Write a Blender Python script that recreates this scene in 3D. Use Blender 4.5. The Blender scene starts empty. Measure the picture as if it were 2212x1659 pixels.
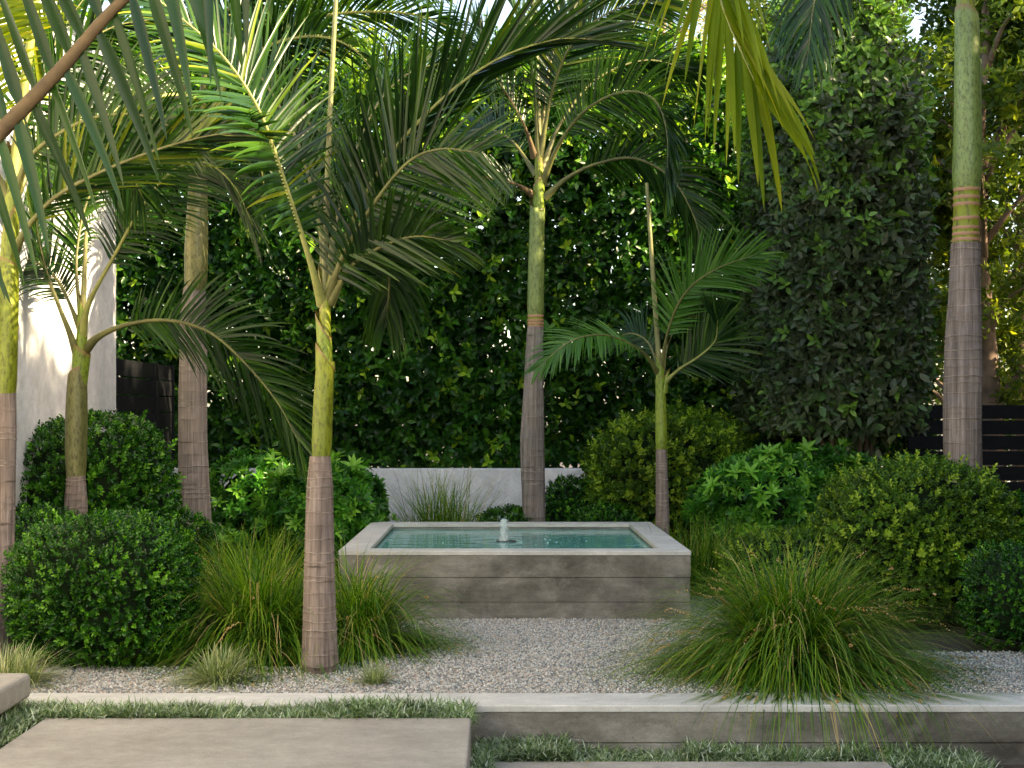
import bpy, math, random
import numpy as np
from mathutils import Vector, Matrix
R = math.radians
SC = bpy.context.scene
COL = SC.collection
rng = np.random.default_rng(7)
random.seed(7)

# ------------------------------------------------------------------ camera
F = 2854.0; CU = 1076.0; CV = 891.0; EYE = 1.45
cam = bpy.data.cameras.new('camera'); camo = bpy.data.objects.new('camera', cam); COL.objects.link(camo)
camo.location = (0, 0, EYE); camo.rotation_euler = (R(90), 0, 0)
cam.sensor_width = 36; cam.lens = F / 2212 * 36
cam.shift_x = 30 / 2212; cam.shift_y = 61.5 / 2212
cam.clip_end = 500
SC.camera = camo
# ------------------------------------------------------------------ light
SUN_DIR = Vector((0.80, -0.30, 0.50)).normalized()
elev = math.asin(SUN_DIR.z); azim = math.atan2(SUN_DIR.x, SUN_DIR.y)
w = bpy.data.worlds.new('World'); SC.world = w; w.use_nodes = True
nt = w.node_tree; nt.nodes.clear()
sky = nt.nodes.new('ShaderNodeTexSky'); sky.sky_type = 'NISHITA'; sky.sun_disc = False
sky.sun_elevation = elev; sky.sun_rotation = azim; sky.dust_density = 2.0; sky.air_density = 1.0
bg = nt.nodes.new('ShaderNodeBackground'); bg.inputs[1].default_value = 0.15
wo = nt.nodes.new('ShaderNodeOutputWorld')
tint = nt.nodes.new('ShaderNodeMix'); tint.data_type = 'RGBA'; tint.blend_type = 'MULTIPLY'; tint.inputs[0].default_value = 1
tint.inputs[7].default_value = (1.15, 1.0, .84, 1); nt.links.new(sky.outputs[0], tint.inputs[6]); nt.links.new(tint.outputs[2], bg.inputs[0]); nt.links.new(bg.outputs[0], wo.inputs[0])
sd = bpy.data.lights.new('sun', 'SUN'); sd.energy = 4.8; sd.angle = R(0.6); sd.color = (1.0, 0.80, 0.50)
so = bpy.data.objects.new('sun', sd); COL.objects.link(so)
so.rotation_euler = SUN_DIR.to_track_quat('Z', 'Y').to_euler(); so.location = (6, 6, 12)
SC.view_settings.view_transform = 'Standard'; SC.view_settings.look = 'None'
SC.view_settings.gamma = 1; SC.view_settings.exposure = 2.15
SC.view_settings.use_curve_mapping = False
SC.render.engine = 'CYCLES'
SC.cycles.max_bounces = 7; SC.cycles.diffuse_bounces = 4; SC.cycles.transparent_max_bounces = 8

def W(u, v, d):
    return Vector(((u - CU) / F * d, d, EYE - (v - CV) / F * d))

# ------------------------------------------------------------------ object helpers
def props(o, label=None, cat=None, group=None, kind=None):
    if label: o['label'] = label
    if cat: o['category'] = cat
    if group: o['group'] = group
    if kind: o['kind'] = kind
    return o
def thing(name, label, cat, loc=(0, 0, 0), group=None):
    o = bpy.data.objects.new(name, None); COL.objects.link(o); o.location = loc; o.empty_display_size = .1
    return props(o, label, cat, group)
def link(name, me, mat, parent=None, smooth=False, kind=None):
    o = bpy.data.objects.new(name, me); COL.objects.link(o)
    if mat and not len(me.materials): me.materials.append(mat)
    if smooth:
        me.polygons.foreach_set('use_smooth', np.ones(len(me.polygons), bool))
    if parent:
        o.parent = parent
        pl = Vector(parent.location)
        if parent.parent: pl = pl + Vector(parent.parent.location)
        o.location = -pl
    if kind: o['kind'] = kind
    return o
def npmesh(name, V, Fs, rnd=None):
    """V (n,3); Fs list of index arrays (m,k)"""
    me = bpy.data.meshes.new(name)
    V = np.ascontiguousarray(V, dtype=np.float32)
    if not isinstance(Fs, list): Fs = [Fs]
    me.vertices.add(len(V)); me.vertices.foreach_set('co', V.ravel())
    li = np.concatenate([f.ravel() for f in Fs]).astype(np.int32)
    tot = np.concatenate([np.full(len(f), f.shape[1], np.int32) for f in Fs])
    st = np.concatenate([[0], np.cumsum(tot)[:-1]]).astype(np.int32)
    me.loops.add(len(li)); me.loops.foreach_set('vertex_index', li)
    me.polygons.add(len(tot)); me.polygons.foreach_set('loop_start', st)
    try: me.polygons.foreach_set('loop_total', tot)
    except Exception: pass
    if rnd is not None:
        a = me.attributes.new('rnd', 'FLOAT', 'POINT'); a.data.foreach_set('value', np.ascontiguousarray(rnd, dtype=np.float32))
    me.update(calc_edges=True); me.validate()
    return me
class MB:
    def __init__(s): s.v = []; s.f3 = []; s.f4 = []; s.r = []; s.n = 0
    def add(s, V, f3=None, f4=None, rnd=0.5):
        V = np.asarray(V, float).reshape(-1, 3)
        s.v.append(V)
        s.r.append(np.broadcast_to(np.asarray(rnd, float), (len(V),)))
        if f3 is not None and len(f3): s.f3.append(np.asarray(f3, int) + s.n)
        if f4 is not None and len(f4): s.f4.append(np.asarray(f4, int) + s.n)
        s.n += len(V)
    def mesh(s, name):
        Fs = []
        if s.f3: Fs.append(np.concatenate(s.f3))
        if s.f4: Fs.append(np.concatenate(s.f4))
        return npmesh(name, np.concatenate(s.v), Fs, np.concatenate(s.r))
    def obj(s, name, mat, parent=None, smooth=False, kind=None):
        return link(name, s.mesh(name), mat, parent, smooth, kind)
def frames(Z, spin):
    """Z (n,3) unit; returns (n,3,3) with columns X,Y,Z"""
    ref = np.where(np.abs(Z[:, 2:3]) > .9, np.array([[1., 0, 0]]), np.array([[0, 0, 1.]]))
    X = np.cross(ref, Z); X /= np.linalg.norm(X, axis=1, keepdims=True)
    Y = np.cross(Z, X)
    c, s_ = np.cos(spin)[:, None], np.sin(spin)[:, None]
    X2 = c * X + s_ * Y; Y2 = -s_ * X + c * Y
    return np.stack([X2, Y2, Z], axis=2)
def scatter(mb, TV, T3, T4, Fr, P, sc, rnd):
    n = len(P); k = len(TV)
    V = np.einsum('nij,kj->nki', Fr, TV) * np.asarray(sc).reshape(-1, 1, 1) + P[:, None, :]
    off = (np.arange(n) * k)[:, None, None]
    f3 = (np.asarray(T3)[None] + off).reshape(-1, 3) if T3 is not None and len(T3) else None
    f4 = (np.asarray(T4)[None] + off).reshape(-1, 4) if T4 is not None and len(T4) else None
    mb.add(V.reshape(-1, 3), f3, f4, np.asarray(rnd).reshape(n, -1).repeat(k // np.asarray(rnd).reshape(n, -1).shape[1], axis=1).ravel())
def norm(a): return a / np.maximum(np.linalg.norm(a, axis=-1, keepdims=True), 1e-9)

def wob(P, f, seed=0):
    """cheap smooth noise -1..1"""
    r = np.random.default_rng(seed); o = np.zeros(len(P))
    for i in range(6):
        d = norm(r.normal(size=3)); o += np.sin(P @ d * f * (0.7 + .25 * i) * 2 + r.uniform(0, 6.28)) * (1 - .1 * i)
    return o / 3.2

# bevelled box
def box_mesh(name, x0, x1, y0, y1, z0, z1, bev=0.006, seg=2):
    import bmesh
    bm = bmesh.new(); bmesh.ops.create_cube(bm, size=1)
    for v in bm.verts:
        v.co = Vector(((x0 + x1) / 2 + v.co.x * (x1 - x0), (y0 + y1) / 2 + v.co.y * (y1 - y0), (z0 + z1) / 2 + v.co.z * (z1 - z0)))
    if bev: bmesh.ops.bevel(bm, geom=list(bm.edges), offset=bev, segments=seg, affect='EDGES', profile=.6)
    me = bpy.data.meshes.new(name); bm.to_mesh(me); bm.free(); return me
def box(name, dims, mat, parent=None, bev=.006, seg=2):
    return link(name, box_mesh(name, *dims, bev=bev, seg=seg), mat, parent)

# ------------------------------------------------------------------ materials
class Mt:
    def __init__(s, name, rough=.6, spec=.5):
        s.m = bpy.data.materials.new(name); s.m.use_nodes = True; s.t = s.m.node_tree
        s.b = s.t.nodes['Principled BSDF']; s.out = s.t.nodes['Material Output']
        s.b.inputs['Roughness'].default_value = rough
        s.b.inputs['Specular IOR Level'].default_value = spec
        s.tc = s.t.nodes.new('ShaderNodeTexCoord')
    def N(s, t, **k):
        n = s.t.nodes.new(t)
        for a, b in k.items():
            if hasattr(n, a): setattr(n, a, b)
        return n
    def L(s, a, b): s.t.links.new(a, b)
    def noise(s, scale, detail=4, rough=.55, vec=None, stretch=None, dist=0):
        n = s.N('ShaderNodeTexNoise'); n.inputs['Scale'].default_value = scale
        n.inputs['Detail'].default_value = detail; n.inputs['Roughness'].default_value = rough; n.inputs['Distortion'].default_value = dist
        src = vec or s.tc.outputs['Object']
        if stretch:
            mp = s.N('ShaderNodeMapping'); mp.inputs['Scale'].default_value = stretch
            s.L(src, mp.inputs[0]); src = mp.outputs[0]
        s.L(src, n.inputs['Vector']); return n.outputs['Fac']
    def ramp(s, fac, stops, interp='LINEAR'):
        r = s.N('ShaderNodeValToRGB'); r.color_ramp.interpolation = interp
        e = r.color_ramp.elements
        while len(e) < len(stops): e.new(.5)
        for i, (p, c) in enumerate(stops):
            e[i].position = p
            e[i].color = (*c, 1) if isinstance(c, tuple) else (c, c, c, 1)
        s.L(fac, r.inputs[0]); return r.outputs[0]
    def mix(s, fac, a, b, mode='MIX'):
        n = s.N('ShaderNodeMix', data_type='RGBA', blend_type=mode)
        for sock, val in ((n.inputs[0], fac), (n.inputs[6], a), (n.inputs[7], b)):
            if isinstance(val, (int, float)): sock.default_value = val
            elif isinstance(val, tuple): sock.default_value = (*val, 1)
            else: s.L(val, sock)
        return n.outputs[2]
    def attr(s, name='rnd'):
        a = s.N('ShaderNodeAttribute'); a.attribute_name = name; return a.outputs['Fac']
    def bump(s, h, strength=.4, dist=.01):
        b = s.N('ShaderNodeBump'); b.inputs['Strength'].default_value = strength; b.inputs['Distance'].default_value = dist
        s.L(h, b.inputs['Height']); s.L(b.outputs[0], s.b.inputs['Normal']); return b
    def color(s, c):
        if isinstance(c, tuple): s.b.inputs['Base Color'].default_value = (*c, 1)
        else: s.L(c, s.b.inputs['Base Color'])
        return s

def leaf_mat(name, stops, rough=.4, trans=.3, tint=(1.5, 1.6, .6), big=.35, bigscale=1.6, spec=.5):
    m = Mt(name, rough * .85, spec * .6)
    c = m.ramp(m.attr(), stops)
    n = m.noise(bigscale, 3)
    v = m.ramp(n, [(.3, 1 - big), (.7, 1 + big * .6)])
    c = m.mix(1.0, c, v, 'MULTIPLY')
    m.color(c)
    t = m.N('ShaderNodeBsdfTranslucent')
    c2 = m.mix(1.0, c, tint, 'MULTIPLY'); m.L(c2, t.inputs[0])
    mx = m.N('ShaderNodeMixShader'); mx.inputs[0].default_value = trans
    m.L(m.b.outputs[0], mx.inputs[1]); m.L(t.outputs[0], mx.inputs[2]); m.L(mx.outputs[0], m.out.inputs[0])
    return m.m

M = {}
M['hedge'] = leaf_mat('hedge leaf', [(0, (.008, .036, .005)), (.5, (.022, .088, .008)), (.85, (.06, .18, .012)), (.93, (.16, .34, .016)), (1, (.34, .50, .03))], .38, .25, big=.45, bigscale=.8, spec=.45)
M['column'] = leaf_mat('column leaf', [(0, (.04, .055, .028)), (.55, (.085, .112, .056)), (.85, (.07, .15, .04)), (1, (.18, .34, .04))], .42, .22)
M['box'] = leaf_mat('boxwood leaf', [(0, (.008, .042, .004)), (.5, (.022, .10, .006)), (.82, (.07, .22, .012)), (1, (.17, .40, .02))], .30, .28, spec=.6)
M['boxlight'] = leaf_mat('light boxwood leaf', [(0, (.035, .085, .012)), (.55, (.09, .19, .016)), (.85, (.19, .32, .02)), (1, (.36, .48, .04))], .4, .32, spec=.4)
M['pitto'] = leaf_mat('whorled leaf', [(0, (.020, .085, .012)), (.55, (.05, .19, .018)), (.85, (.11, .31, .025)), (1, (.22, .45, .05))], .34, .3, spec=.4)
M['tree'] = leaf_mat('tree leaf', [(0, (.04, .08, .012)), (.6, (.11, .19, .02)), (1, (.30, .38, .04))], .5, .45, tint=(1.8, 1.6, .5))
M['darktree'] = leaf_mat('dark tree leaf', [(0, (.012, .036, .008)), (.6, (.035, .08, .014)), (1, (.12, .20, .02))], .5, .35)
M['fine'] = leaf_mat('fine yellow leaf', [(0, (.2, .2, .05)), (1, (.4, .34, .1))], .6, .5)
M['frond'] = leaf_mat('palm leaflet', [(0, (.006, .024, .005)), (.5, (.018, .056, .008)), (.85, (.050, .115, .010)), (1, (.20, .23, .012))], .36, .22, big=.4, spec=.55)
M['frondlight'] = leaf_mat('light palm leaflet', [(0, (.08, .14, .003)), (.5, (.15, .22, .005)), (1, (.32, .32, .012))], .5, .5, tint=(1.7, 1.5, .3), big=.2, spec=.2)
M['frondfresh'] = leaf_mat('fresh palm leaflet', [(0, (.04, .12, .015)), (.5, (.06, .17, .02)), (1, (.12, .25, .03))], .36, .35, big=.2)
M['grass'] = leaf_mat('grass blade', [(0, (.010, .045, .004)), (.4, (.065, .18, .007)), (.75, (.21, .34, .014)), (.93, (.27, .28, .04)), (1, (.50, .38, .16))], .5, .35, big=.2)
M['variegated'] = leaf_mat('variegated blade', [(0, (.10, .15, .05)), (.6, (.28, .34, .15)), (1, (.60, .58, .34))], .5, .25, big=.2)
M['cover'] = leaf_mat('groundcover blade', [(0, (.03, .07, .018)), (.45, (.12, .20, .06)), (.8, (.28, .36, .20)), (1, (.62, .68, .55))], .45, .2, big=.35, bigscale=5)
M['seed'] = leaf_mat('grass seed head', [(0, (.38, .19, .03)), (.5, (.52, .33, .12)), (1, (.66, .52, .33))], .6, .2, big=.1)

def simple(name, col, rough=.6, bumpscale=None, var=.15, spec=.5):
    m = Mt(name, rough, spec); n = m.noise(bumpscale or 6, 5)
    c = m.ramp(n, [(.3, tuple(x * (1 - var) for x in col)), (.7, tuple(min(1, x * (1 + var)) for x in col))]); m.color(c)
    if bumpscale: m.bump(m.noise(bumpscale * 6, 4), .3, .004)
    return m.m
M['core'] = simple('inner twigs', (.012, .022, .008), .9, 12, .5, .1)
M['twig'] = simple('twig bark', (.10, .07, .045), .8, 20)
M['bark'] = simple('tree bark', (.22, .15, .11), .85, 5, .4)
M['soil'] = simple('garden soil', (.05, .038, .028), .95, 7, .5)

def concrete(name, lo, mid, hi, sx=(1, 1, 1), scale=2.2, bump=.35, rough=.75, speck=True, grain=False):
    m = Mt(name, rough, .35)
    n1 = m.noise(scale, 6, .6, stretch=sx, dist=.3)
    c = m.ramp(n1, [(.28, lo), (.5, mid), (.74, hi)])
    n2 = m.noise(scale * 8, 8, .8, stretch=sx)
    c = m.mix(.55, c, m.ramp(n2, [(.25, .45), (.75, 1.4)]), 'MULTIPLY')
    n3 = m.noise(160, 3, .7)
    c = m.mix(.5 if speck else .25, c, m.ramp(n3, [(.3, .6), (.7, 1.3)]), 'MULTIPLY')
    if grain:
        gr = m.noise(3.2, 7, .75, stretch=(1, 1, 60)); c = m.mix(.5, c, m.ramp(gr, [(.3, .75), (.7, 1.2)]), 'MULTIPLY')
        pt = m.noise(3.6, 8, .72, dist=.2); c = m.mix(m.ramp(pt, [(.52, 0.), (.60, .25), (.72, .6)]), c, (.34, .32, .28))
        pit = m.noise(75, 2, .5); c = m.mix(m.ramp(pit, [(.70, 0.), (.74, .8)]), c, (.04, .035, .03))
    m.color(c)
    n4 = m.noise(scale * 9, 6, .7, stretch=sx); b = m.bump(n4, bump, .006)
    b2 = m.N('ShaderNodeBump'); b2.inputs['Strength'].default_value = .35; b2.inputs['Distance'].default_value = .002
    m.L(n3, b2.inputs['Height']); m.L(b.outputs[0], b2.inputs['Normal']); m.L(b2.outputs[0], m.b.inputs['Normal'])
    return m.m
M['board'] = concrete('board marked concrete', (.060, .054, .042), (.170, .156, .130), (.36, .34, .29), sx=(.7, 1, 1.3), scale=3.0, bump=.6, grain=True)  # partly own tone; shade on the front faces also put into this darker colour
M['coping'] = concrete('smooth concrete coping', (.44, .43, .40), (.53, .52, .48), (.61, .59, .55), sx=(.6, 1, 1), scale=2.0, bump=.15)
M['paver'] = concrete('sanded concrete paver', (.235, .215, .18), (.31, .29, .25), (.37, .345, .30), sx=(.7, 1, 1), scale=1.9, bump=.25)
M['stucco'] = concrete('white stucco', (.66, .67, .68), (.74, .75, .76), (.80, .80, .80), scale=1.2, bump=.1, speck=False)
def blackwood():
    m = Mt('black stained wood', .6, .10)
    n = m.noise(4, 6, .7, stretch=(1, 1, 14)); m.color(m.ramp(n, [(.3, (.006, .0065, .008)), (.7, (.017, .018, .021))]))
    m.bump(n, .3, .004); return m.m
M['black'] = blackwood()
def trunk_mat(name, lo, hi, ring, moss=None):
    m = Mt(name, .85, .25)
    n = m.noise(34, 6, .7, stretch=(1, 1, .035), dist=.15)
    c = m.ramp(n, [(.28, lo), (.55, tuple((a + b) / 2 for a, b in zip(lo, hi))), (.75, hi)])
    n2 = m.noise(3, 4, .6, stretch=(1, 1, .6)); c = m.mix(.6, c, m.ramp(n2, [(.3, (.62, .62, .66)), (.7, (1.15, 1.1, 1.05))]), 'MULTIPLY')
    c = m.mix(m.ramp(m.attr(), [(.2, 0.), (1, .6)]), c, ring)
    cr_ = m.noise(70, 5, .8, stretch=(1, 1, .03), dist=.2); c = m.mix(m.ramp(cr_, [(.52, 0.), (.62, .5)]), c, tuple(x * .6 for x in lo))
    m.color(c); m.bump(n, .9, .02); return m.m
M['trunk'] = trunk_mat('ringed palm bark', (.115, .088, .072), (.45, .37, .315), (.58, .49, .42))
M['trunkgrey'] = trunk_mat('grey ringed palm bark', (.125, .105, .09), (.44, .385, .335), (.58, .51, .45))
def shaft_mat(name, lo, mid, hi):
    m = Mt(name, .42, .5)
    n = m.noise(7, 5, .6, stretch=(1, 1, .16)); c = m.ramp(n, [(.3, lo), (.52, mid), (.75, hi)])
    n2 = m.noise(55, 5, .75, stretch=(1, 1, .4)); c = m.mix(.8, c, m.ramp(n2, [(.38, (.28, .24, .15)), (.52, (1., 1., 1.))]), 'MULTIPLY')
    c = m.mix(m.ramp(m.attr(), [(.5, 0.), (1, .9)]), c, (.24, .13, .06))
    m.color(c); m.bump(n, .15, .004); return m.m
M['shaft'] = shaft_mat('green crownshaft', (.11, .17, .015), (.19, .27, .02), (.28, .34, .035))
M['shaftyellow'] = shaft_mat('yellow green crownshaft', (.11, .15, .010), (.21, .25, .014), (.33, .35, .03))
M['shaftolive'] = shaft_mat('olive crownshaft', (.09, .10, .03), (.17, .17, .055), (.30, .27, .11))
M['shaftpale'] = shaft_mat('pale waxy crownshaft', (.14, .20, .045), (.21, .28, .07), (.28, .35, .11))
M['rachis'] = simple('frond midrib', (.13, .13, .035), .5, 9, .4)
M['rachisbrown'] = simple('scurfy brown midrib', (.12, .08, .034), .8, 14, .4)
M['rachisyellow'] = simple('yellow frond midrib', (.26, .27, .07), .5, 9, .3)
M['spear'] = simple('unopened spear leaf', (.22, .22, .08), .55, 8, .3)

# ------------------------------------------------------------------ setting
def sheet(name, x0, x1, y0, y1, z, mat, kind='structure'):
    V = [(x0, y0, z), (x1, y0, z), (x1, y1, z), (x0, y1, z)]
    me = npmesh(name, np.array(V), np.array([[0, 1, 2, 3]])); o = link(name, me, mat); o['kind'] = kind; return o
sheet('ground', -150, 150, -60, 300, -.26, M['soil'])
WALLF, WALLB = 6.41, 6.69
# upper planting bed: sheet with gentle unevenness
def bed():
    xs = np.linspace(-9, 14, 120); ys = np.linspace(WALLB - .02, 17.5, 60)
    X, Y = np.meshgrid(xs, ys); P = np.stack([X.ravel(), Y.ravel(), np.zeros(X.size)], 1)
    P[:, 2] = -.02 + .012 * wob(P, 2.0, 3)
    i = np.arange(X.size).reshape(X.shape)
    f = np.stack([i[:-1, :-1].ravel(), i[:-1, 1:].ravel(), i[1:, 1:].ravel(), i[1:, :-1].ravel()], 1)
    o = link('planting_bed', npmesh('planting_bed', P, f), M['soil'], smooth=True); o['kind'] = 'structure'
bed()
def gravel():
    m = Mt('gravel stone', .6, .4)
    c = m.ramp(m.attr(), [(0, (.12, .14, .16)), (.15, (.26, .29, .30)), (.32, (.46, .38, .28)), (.5, (.52, .51, .47)), (.68, (.66, .61, .53)), (.8, (.40, .46, .47)), (.92, (.76, .73, .67)), (1, (.42, .25, .17))])
    m.color(c)
    base = Mt('gravel bed', .9, .2); n = base.noise(90, 4, .8)
    base.color(base.ramp(n, [(.35, (.16, .155, .14)), (.5, (.40, .385, .35)), (.65, (.60, .57, .52))])); base.bump(n, .8, .02)
    zb = .004
    for (x0, x1, y0, y1) in ((-3.5, 4.6, WALLB, 9.4), (1.2, 3.2, 9.4, 11)):
        pass
    zones = [(-1.15, 1.7, WALLB + .005, 9.2, 6400), (-3.3, -1.15, WALLB + .005, 7.5, 6500), (1.7, 3.9, WALLB + .005, 8.0, 5200), (1.35, 2.0, 9.2, 10.6, 4500)]
    for x0, x1, y0, y1, _ in zones:
        xs = np.linspace(x0, x1, 40); ys = np.linspace(y0, y1, 40)
        X, Y = np.meshgrid(xs, ys); P = np.stack([X.ravel(), Y.ravel(), np.zeros(X.size)], 1); P[:, 2] = zb + .012 * wob(P, 2.0, 3)
        i = np.arange(X.size).reshape(X.shape)
        f = np.stack([i[:-1, :-1].ravel(), i[:-1, 1:].ravel(), i[1:, 1:].ravel(), i[1:, :-1].ravel()], 1)
        o = link('gravel_path', npmesh('gravel_path', P, f), base.m, smooth=True); o['kind'] = 'structure'
    Ps = []
    for x0, x1, y0, y1, dn in zones:
        n = int((x1 - x0) * (y1 - y0) * dn)
        Ps.append(np.stack([rng.uniform(x0, x1, n), rng.uniform(y0, y1, n), np.zeros(n)], 1))
    P = np.concatenate(Ps); n = len(P)
    P[:, 2] = zb + .012 * wob(P, 2.0, 3) + rng.uniform(0.000, .009, n)
    TV = np.array([[1, 0, 0], [-.9, .15, .1], [0, .85, 0], [.1, -.8, .05], [.05, .1, .6], [0, 0, -.55]], float)
    T3 = np.array([[0, 2, 4], [2, 1, 4], [1, 3, 4], [3, 0, 4], [2, 0, 5], [1, 2, 5], [3, 1, 5], [0, 3, 5]])
    Z = norm(rng.normal(size=(n, 3)) * .45 + [0, 0, 1])
    Fr = frames(Z, rng.uniform(0, 6.28, n))
    mb = MB(); scatter(mb, TV, T3, None, Fr, P, rng.uniform(.0045, .0105, n) ** 1.0, rng.uniform(0, 1, n))
    o = mb.obj('gravel', m.m, kind='stuff', smooth=False)
    props(o, 'loose grey, tan and white gravel in front of the concrete basin', 'gravel')
gravel()

# retaining wall : coping + courses
rw = thing('retaining_wall', 'low board marked concrete retaining wall holding back the gravel at the front', 'wall', (0, 6.55, -.26))
ZT = .03
X0, X1 = -3.9, 4.6
box('coping', (X0, X1, WALLF - .004, WALLB, ZT - .035, ZT), M['coping'], rw, .008, 3)
zz = ZT - .036
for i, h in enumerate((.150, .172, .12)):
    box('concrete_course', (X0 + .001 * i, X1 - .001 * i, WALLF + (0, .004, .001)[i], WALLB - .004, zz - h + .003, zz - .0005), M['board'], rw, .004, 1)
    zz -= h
# pavers
pv = box('paver', (-2.105, -.125, 4.35, 6.14, -.15, .032), M['paver'], None, .012, 3)
props(pv, 'large sandy concrete paver at the lower left, level with the wall top', 'paver', 'concrete stepping pavers')
pv = box('paver', (-.052, 1.80, 4.2, 6.12, -.36, -.165), M['paver'], None, .012, 3)
props(pv, 'concrete paver at the bottom edge, one step lower, in front of the retaining wall', 'paver', 'concrete stepping pavers')
pv = box('paver', (-3.35, -2.235, 4.6, 6.33, .085, .205), M['paver'], None, .03, 4)
props(pv, 'highest concrete paver jutting in at the left edge above the groundcover', 'paver', 'concrete stepping pavers')

# lower soil shelf under the groundcover
o = box('soil_bank', (-5.5, -.16, 3.5, WALLF - .01, -.30, -.035), M['soil'], None, 0)
o['kind'] = 'structure'

# fountain
FX0, FX1, FY0, FY1, FZ = -1.115, 1.345, 9.20, 11.66, .485
def fountain():
    t = thing('fountain', 'square raised board marked concrete basin with teal water and a low bubbling jet', 'fountain', ((FX0 + FX1) / 2, (FY0 + FY1) / 2, 0))
    cw = .205; ct = .03
    ix0, ix1, iy0, iy1 = FX0 + cw, FX1 - cw, FY0 + cw * .9, FY1 - cw
    # coping ring: four slabs butted
    for d in ((FX0, FX1, FY0, iy0, FZ - ct, FZ), (FX0, FX1, iy1, FY1, FZ - ct, FZ), (FX0, ix0, iy0 + .001, iy1 - .001, FZ - ct, FZ), (ix1, FX1, iy0 + .001, iy1 - .001, FZ - ct, FZ)):
        box('coping', d, M['coping'], t, .004, 2)
    z = FZ - ct - .001; hs = (.155, .172, .16)
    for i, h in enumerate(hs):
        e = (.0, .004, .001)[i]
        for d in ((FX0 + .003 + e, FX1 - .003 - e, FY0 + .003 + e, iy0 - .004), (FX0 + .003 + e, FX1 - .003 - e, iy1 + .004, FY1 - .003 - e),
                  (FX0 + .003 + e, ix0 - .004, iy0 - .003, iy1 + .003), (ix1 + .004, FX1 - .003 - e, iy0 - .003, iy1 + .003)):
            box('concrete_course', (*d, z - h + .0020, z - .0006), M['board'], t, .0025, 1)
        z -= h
    pl = simple('dark teal plaster', (.05, .13, .12), .6, 5)
    box('basin_floor', (ix0 - .003, ix1 + .003, iy0 - .003, iy1 + .003, -.02, .05), pl, t, 0)
    # water
    m = Mt('teal water', .07, .5); m.b.inputs['IOR'].default_value = 1.333
    n = m.noise(2.2, 4, .55, stretch=(.7, 2.2, 1)); m.color(m.ramp(n, [(.3, (.06, .24, .20)), (.6, (.13, .38, .33)), (.8, (.30, .54, .48))]))
    n2 = m.noise(5, 3, .5, stretch=(.8, 2.0, 1)); m.bump(n2, .16, .02)
    xs = np.linspace(ix0 - .003, ix1 + .003, 60); ys = np.linspace(iy0 - .003, iy1 + .003, 60)
    X, Y = np.meshgrid(xs, ys); cx, cy = (1088 - CU) / F * 10.35, 10.35
    D = np.hypot(X - cx, Y - cy)
    Z = FZ - .045 + .0009 * np.sin(D * 30) * np.exp(-D * 2.3)
    P = np.stack([X.ravel(), Y.ravel(), Z.ravel()], 1); i = np.arange(X.size).reshape(X.shape)
    f = np.stack([i[:-1, :-1].ravel(), i[:-1, 1:].ravel(), i[1:, 1:].ravel(), i[1:, :-1].ravel()], 1)
    link('water', npmesh('water', P, f), m.m, t, True)
    # jet: frothy column
    j = Mt('frothy water', .25, .5); j.color((.86, .92, .93))
    tr = j.N('ShaderNodeBsdfTransparent'); tl = j.N('ShaderNodeBsdfTranslucent'); tl.inputs[0].default_value = (.85, .93, .93, 1)
    m1 = j.N('ShaderNodeMixShader'); m1.inputs[0].default_value = .5; j.L(j.b.outputs[0], m1.inputs[1]); j.L(tl.outputs[0], m1.inputs[2])
    m2 = j.N('ShaderNodeMixShader'); nn = j.noise(28, 4, .7, stretch=(1, 1, .25)); lw = j.N('ShaderNodeLayerWeight'); lw.inputs[0].default_value = .35; ad = j.N('ShaderNodeMath', operation='MULTIPLY_ADD'); j.L(lw.outputs['Facing'], ad.inputs[0]); ad.inputs[1].default_value = 1.1; j.L(j.ramp(nn, [(.3, .05), (.65, .5)]), ad.inputs[2]); ad.use_clamp = True; j.L(ad.outputs[0], m2.inputs[0])
    j.L(m1.outputs[0], m2.inputs[1]); j.L(tr.outputs[0], m2.inputs[2]); j.L(m2.outputs[0], j.out.inputs[0])
    mb = MB(); nz, na = 22, 22
    a = np.linspace(0, 2 * math.pi, na, endpoint=False)
    V = []
    for k in range(nz):
        s = k / (nz - 1); r = .040 * (1 - .28 * s) * (1 if s < .85 else math.sqrt(max(0.02, 1 - ((s - .85) / .15) ** 2)))
        rr = r * (1 + .10 * np.sin(a * 5 + k * .8) + .06 * np.sin(a * 9 - k * 1.1))
        V.append(np.stack([cx + rr * np.cos(a), cy + rr * np.sin(a), np.full(na, FZ - .05 + .19 * s)], 1))
    V = np.concatenate(V); i = np.arange(nz * na).reshape(nz, na); i2 = np.roll(i, -1, 1)
    mb.add(V, None, np.stack([i[:-1].ravel(), i2[:-1].ravel(), i2[1:].ravel(), i[1:].ravel()], 1))
    mb.obj('water_jet', j.m, t, True)
    ns = simple('bronze nozzle', (.04, .045, .045), .4, 20)
    nb = MB()
    for k in range(12):
        pass
    ring = [(0.0, .006), (.075, .004), (.085, -.002), (.085, -.03)]
    V = np.concatenate([np.stack([cx + .02 + r * np.cos(a), cy + r * np.sin(a), np.full(na, FZ - .043 + z)], 1) for r, z in ring])
    i = np.arange(4 * na).reshape(4, na); i2 = np.roll(i, -1, 1)
    nb.add(V, None, np.stack([i[:-1].ravel(), i2[:-1].ravel(), i2[1:].ravel(), i[1:].ravel()], 1)); nb.obj('nozzle', ns, t, True)
    # bubbles
    DV = np.array([[1, 0, 0], [-1, 0, 0], [0, 1, 0], [0, -1, 0], [0, 0, 1.4], [0, 0, -1.4]], float)
    DT = np.array([[0, 2, 4], [2, 1, 4], [1, 3, 4], [3, 0, 4], [2, 0, 5], [1, 2, 5], [3, 1, 5], [0, 3, 5]])
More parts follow.
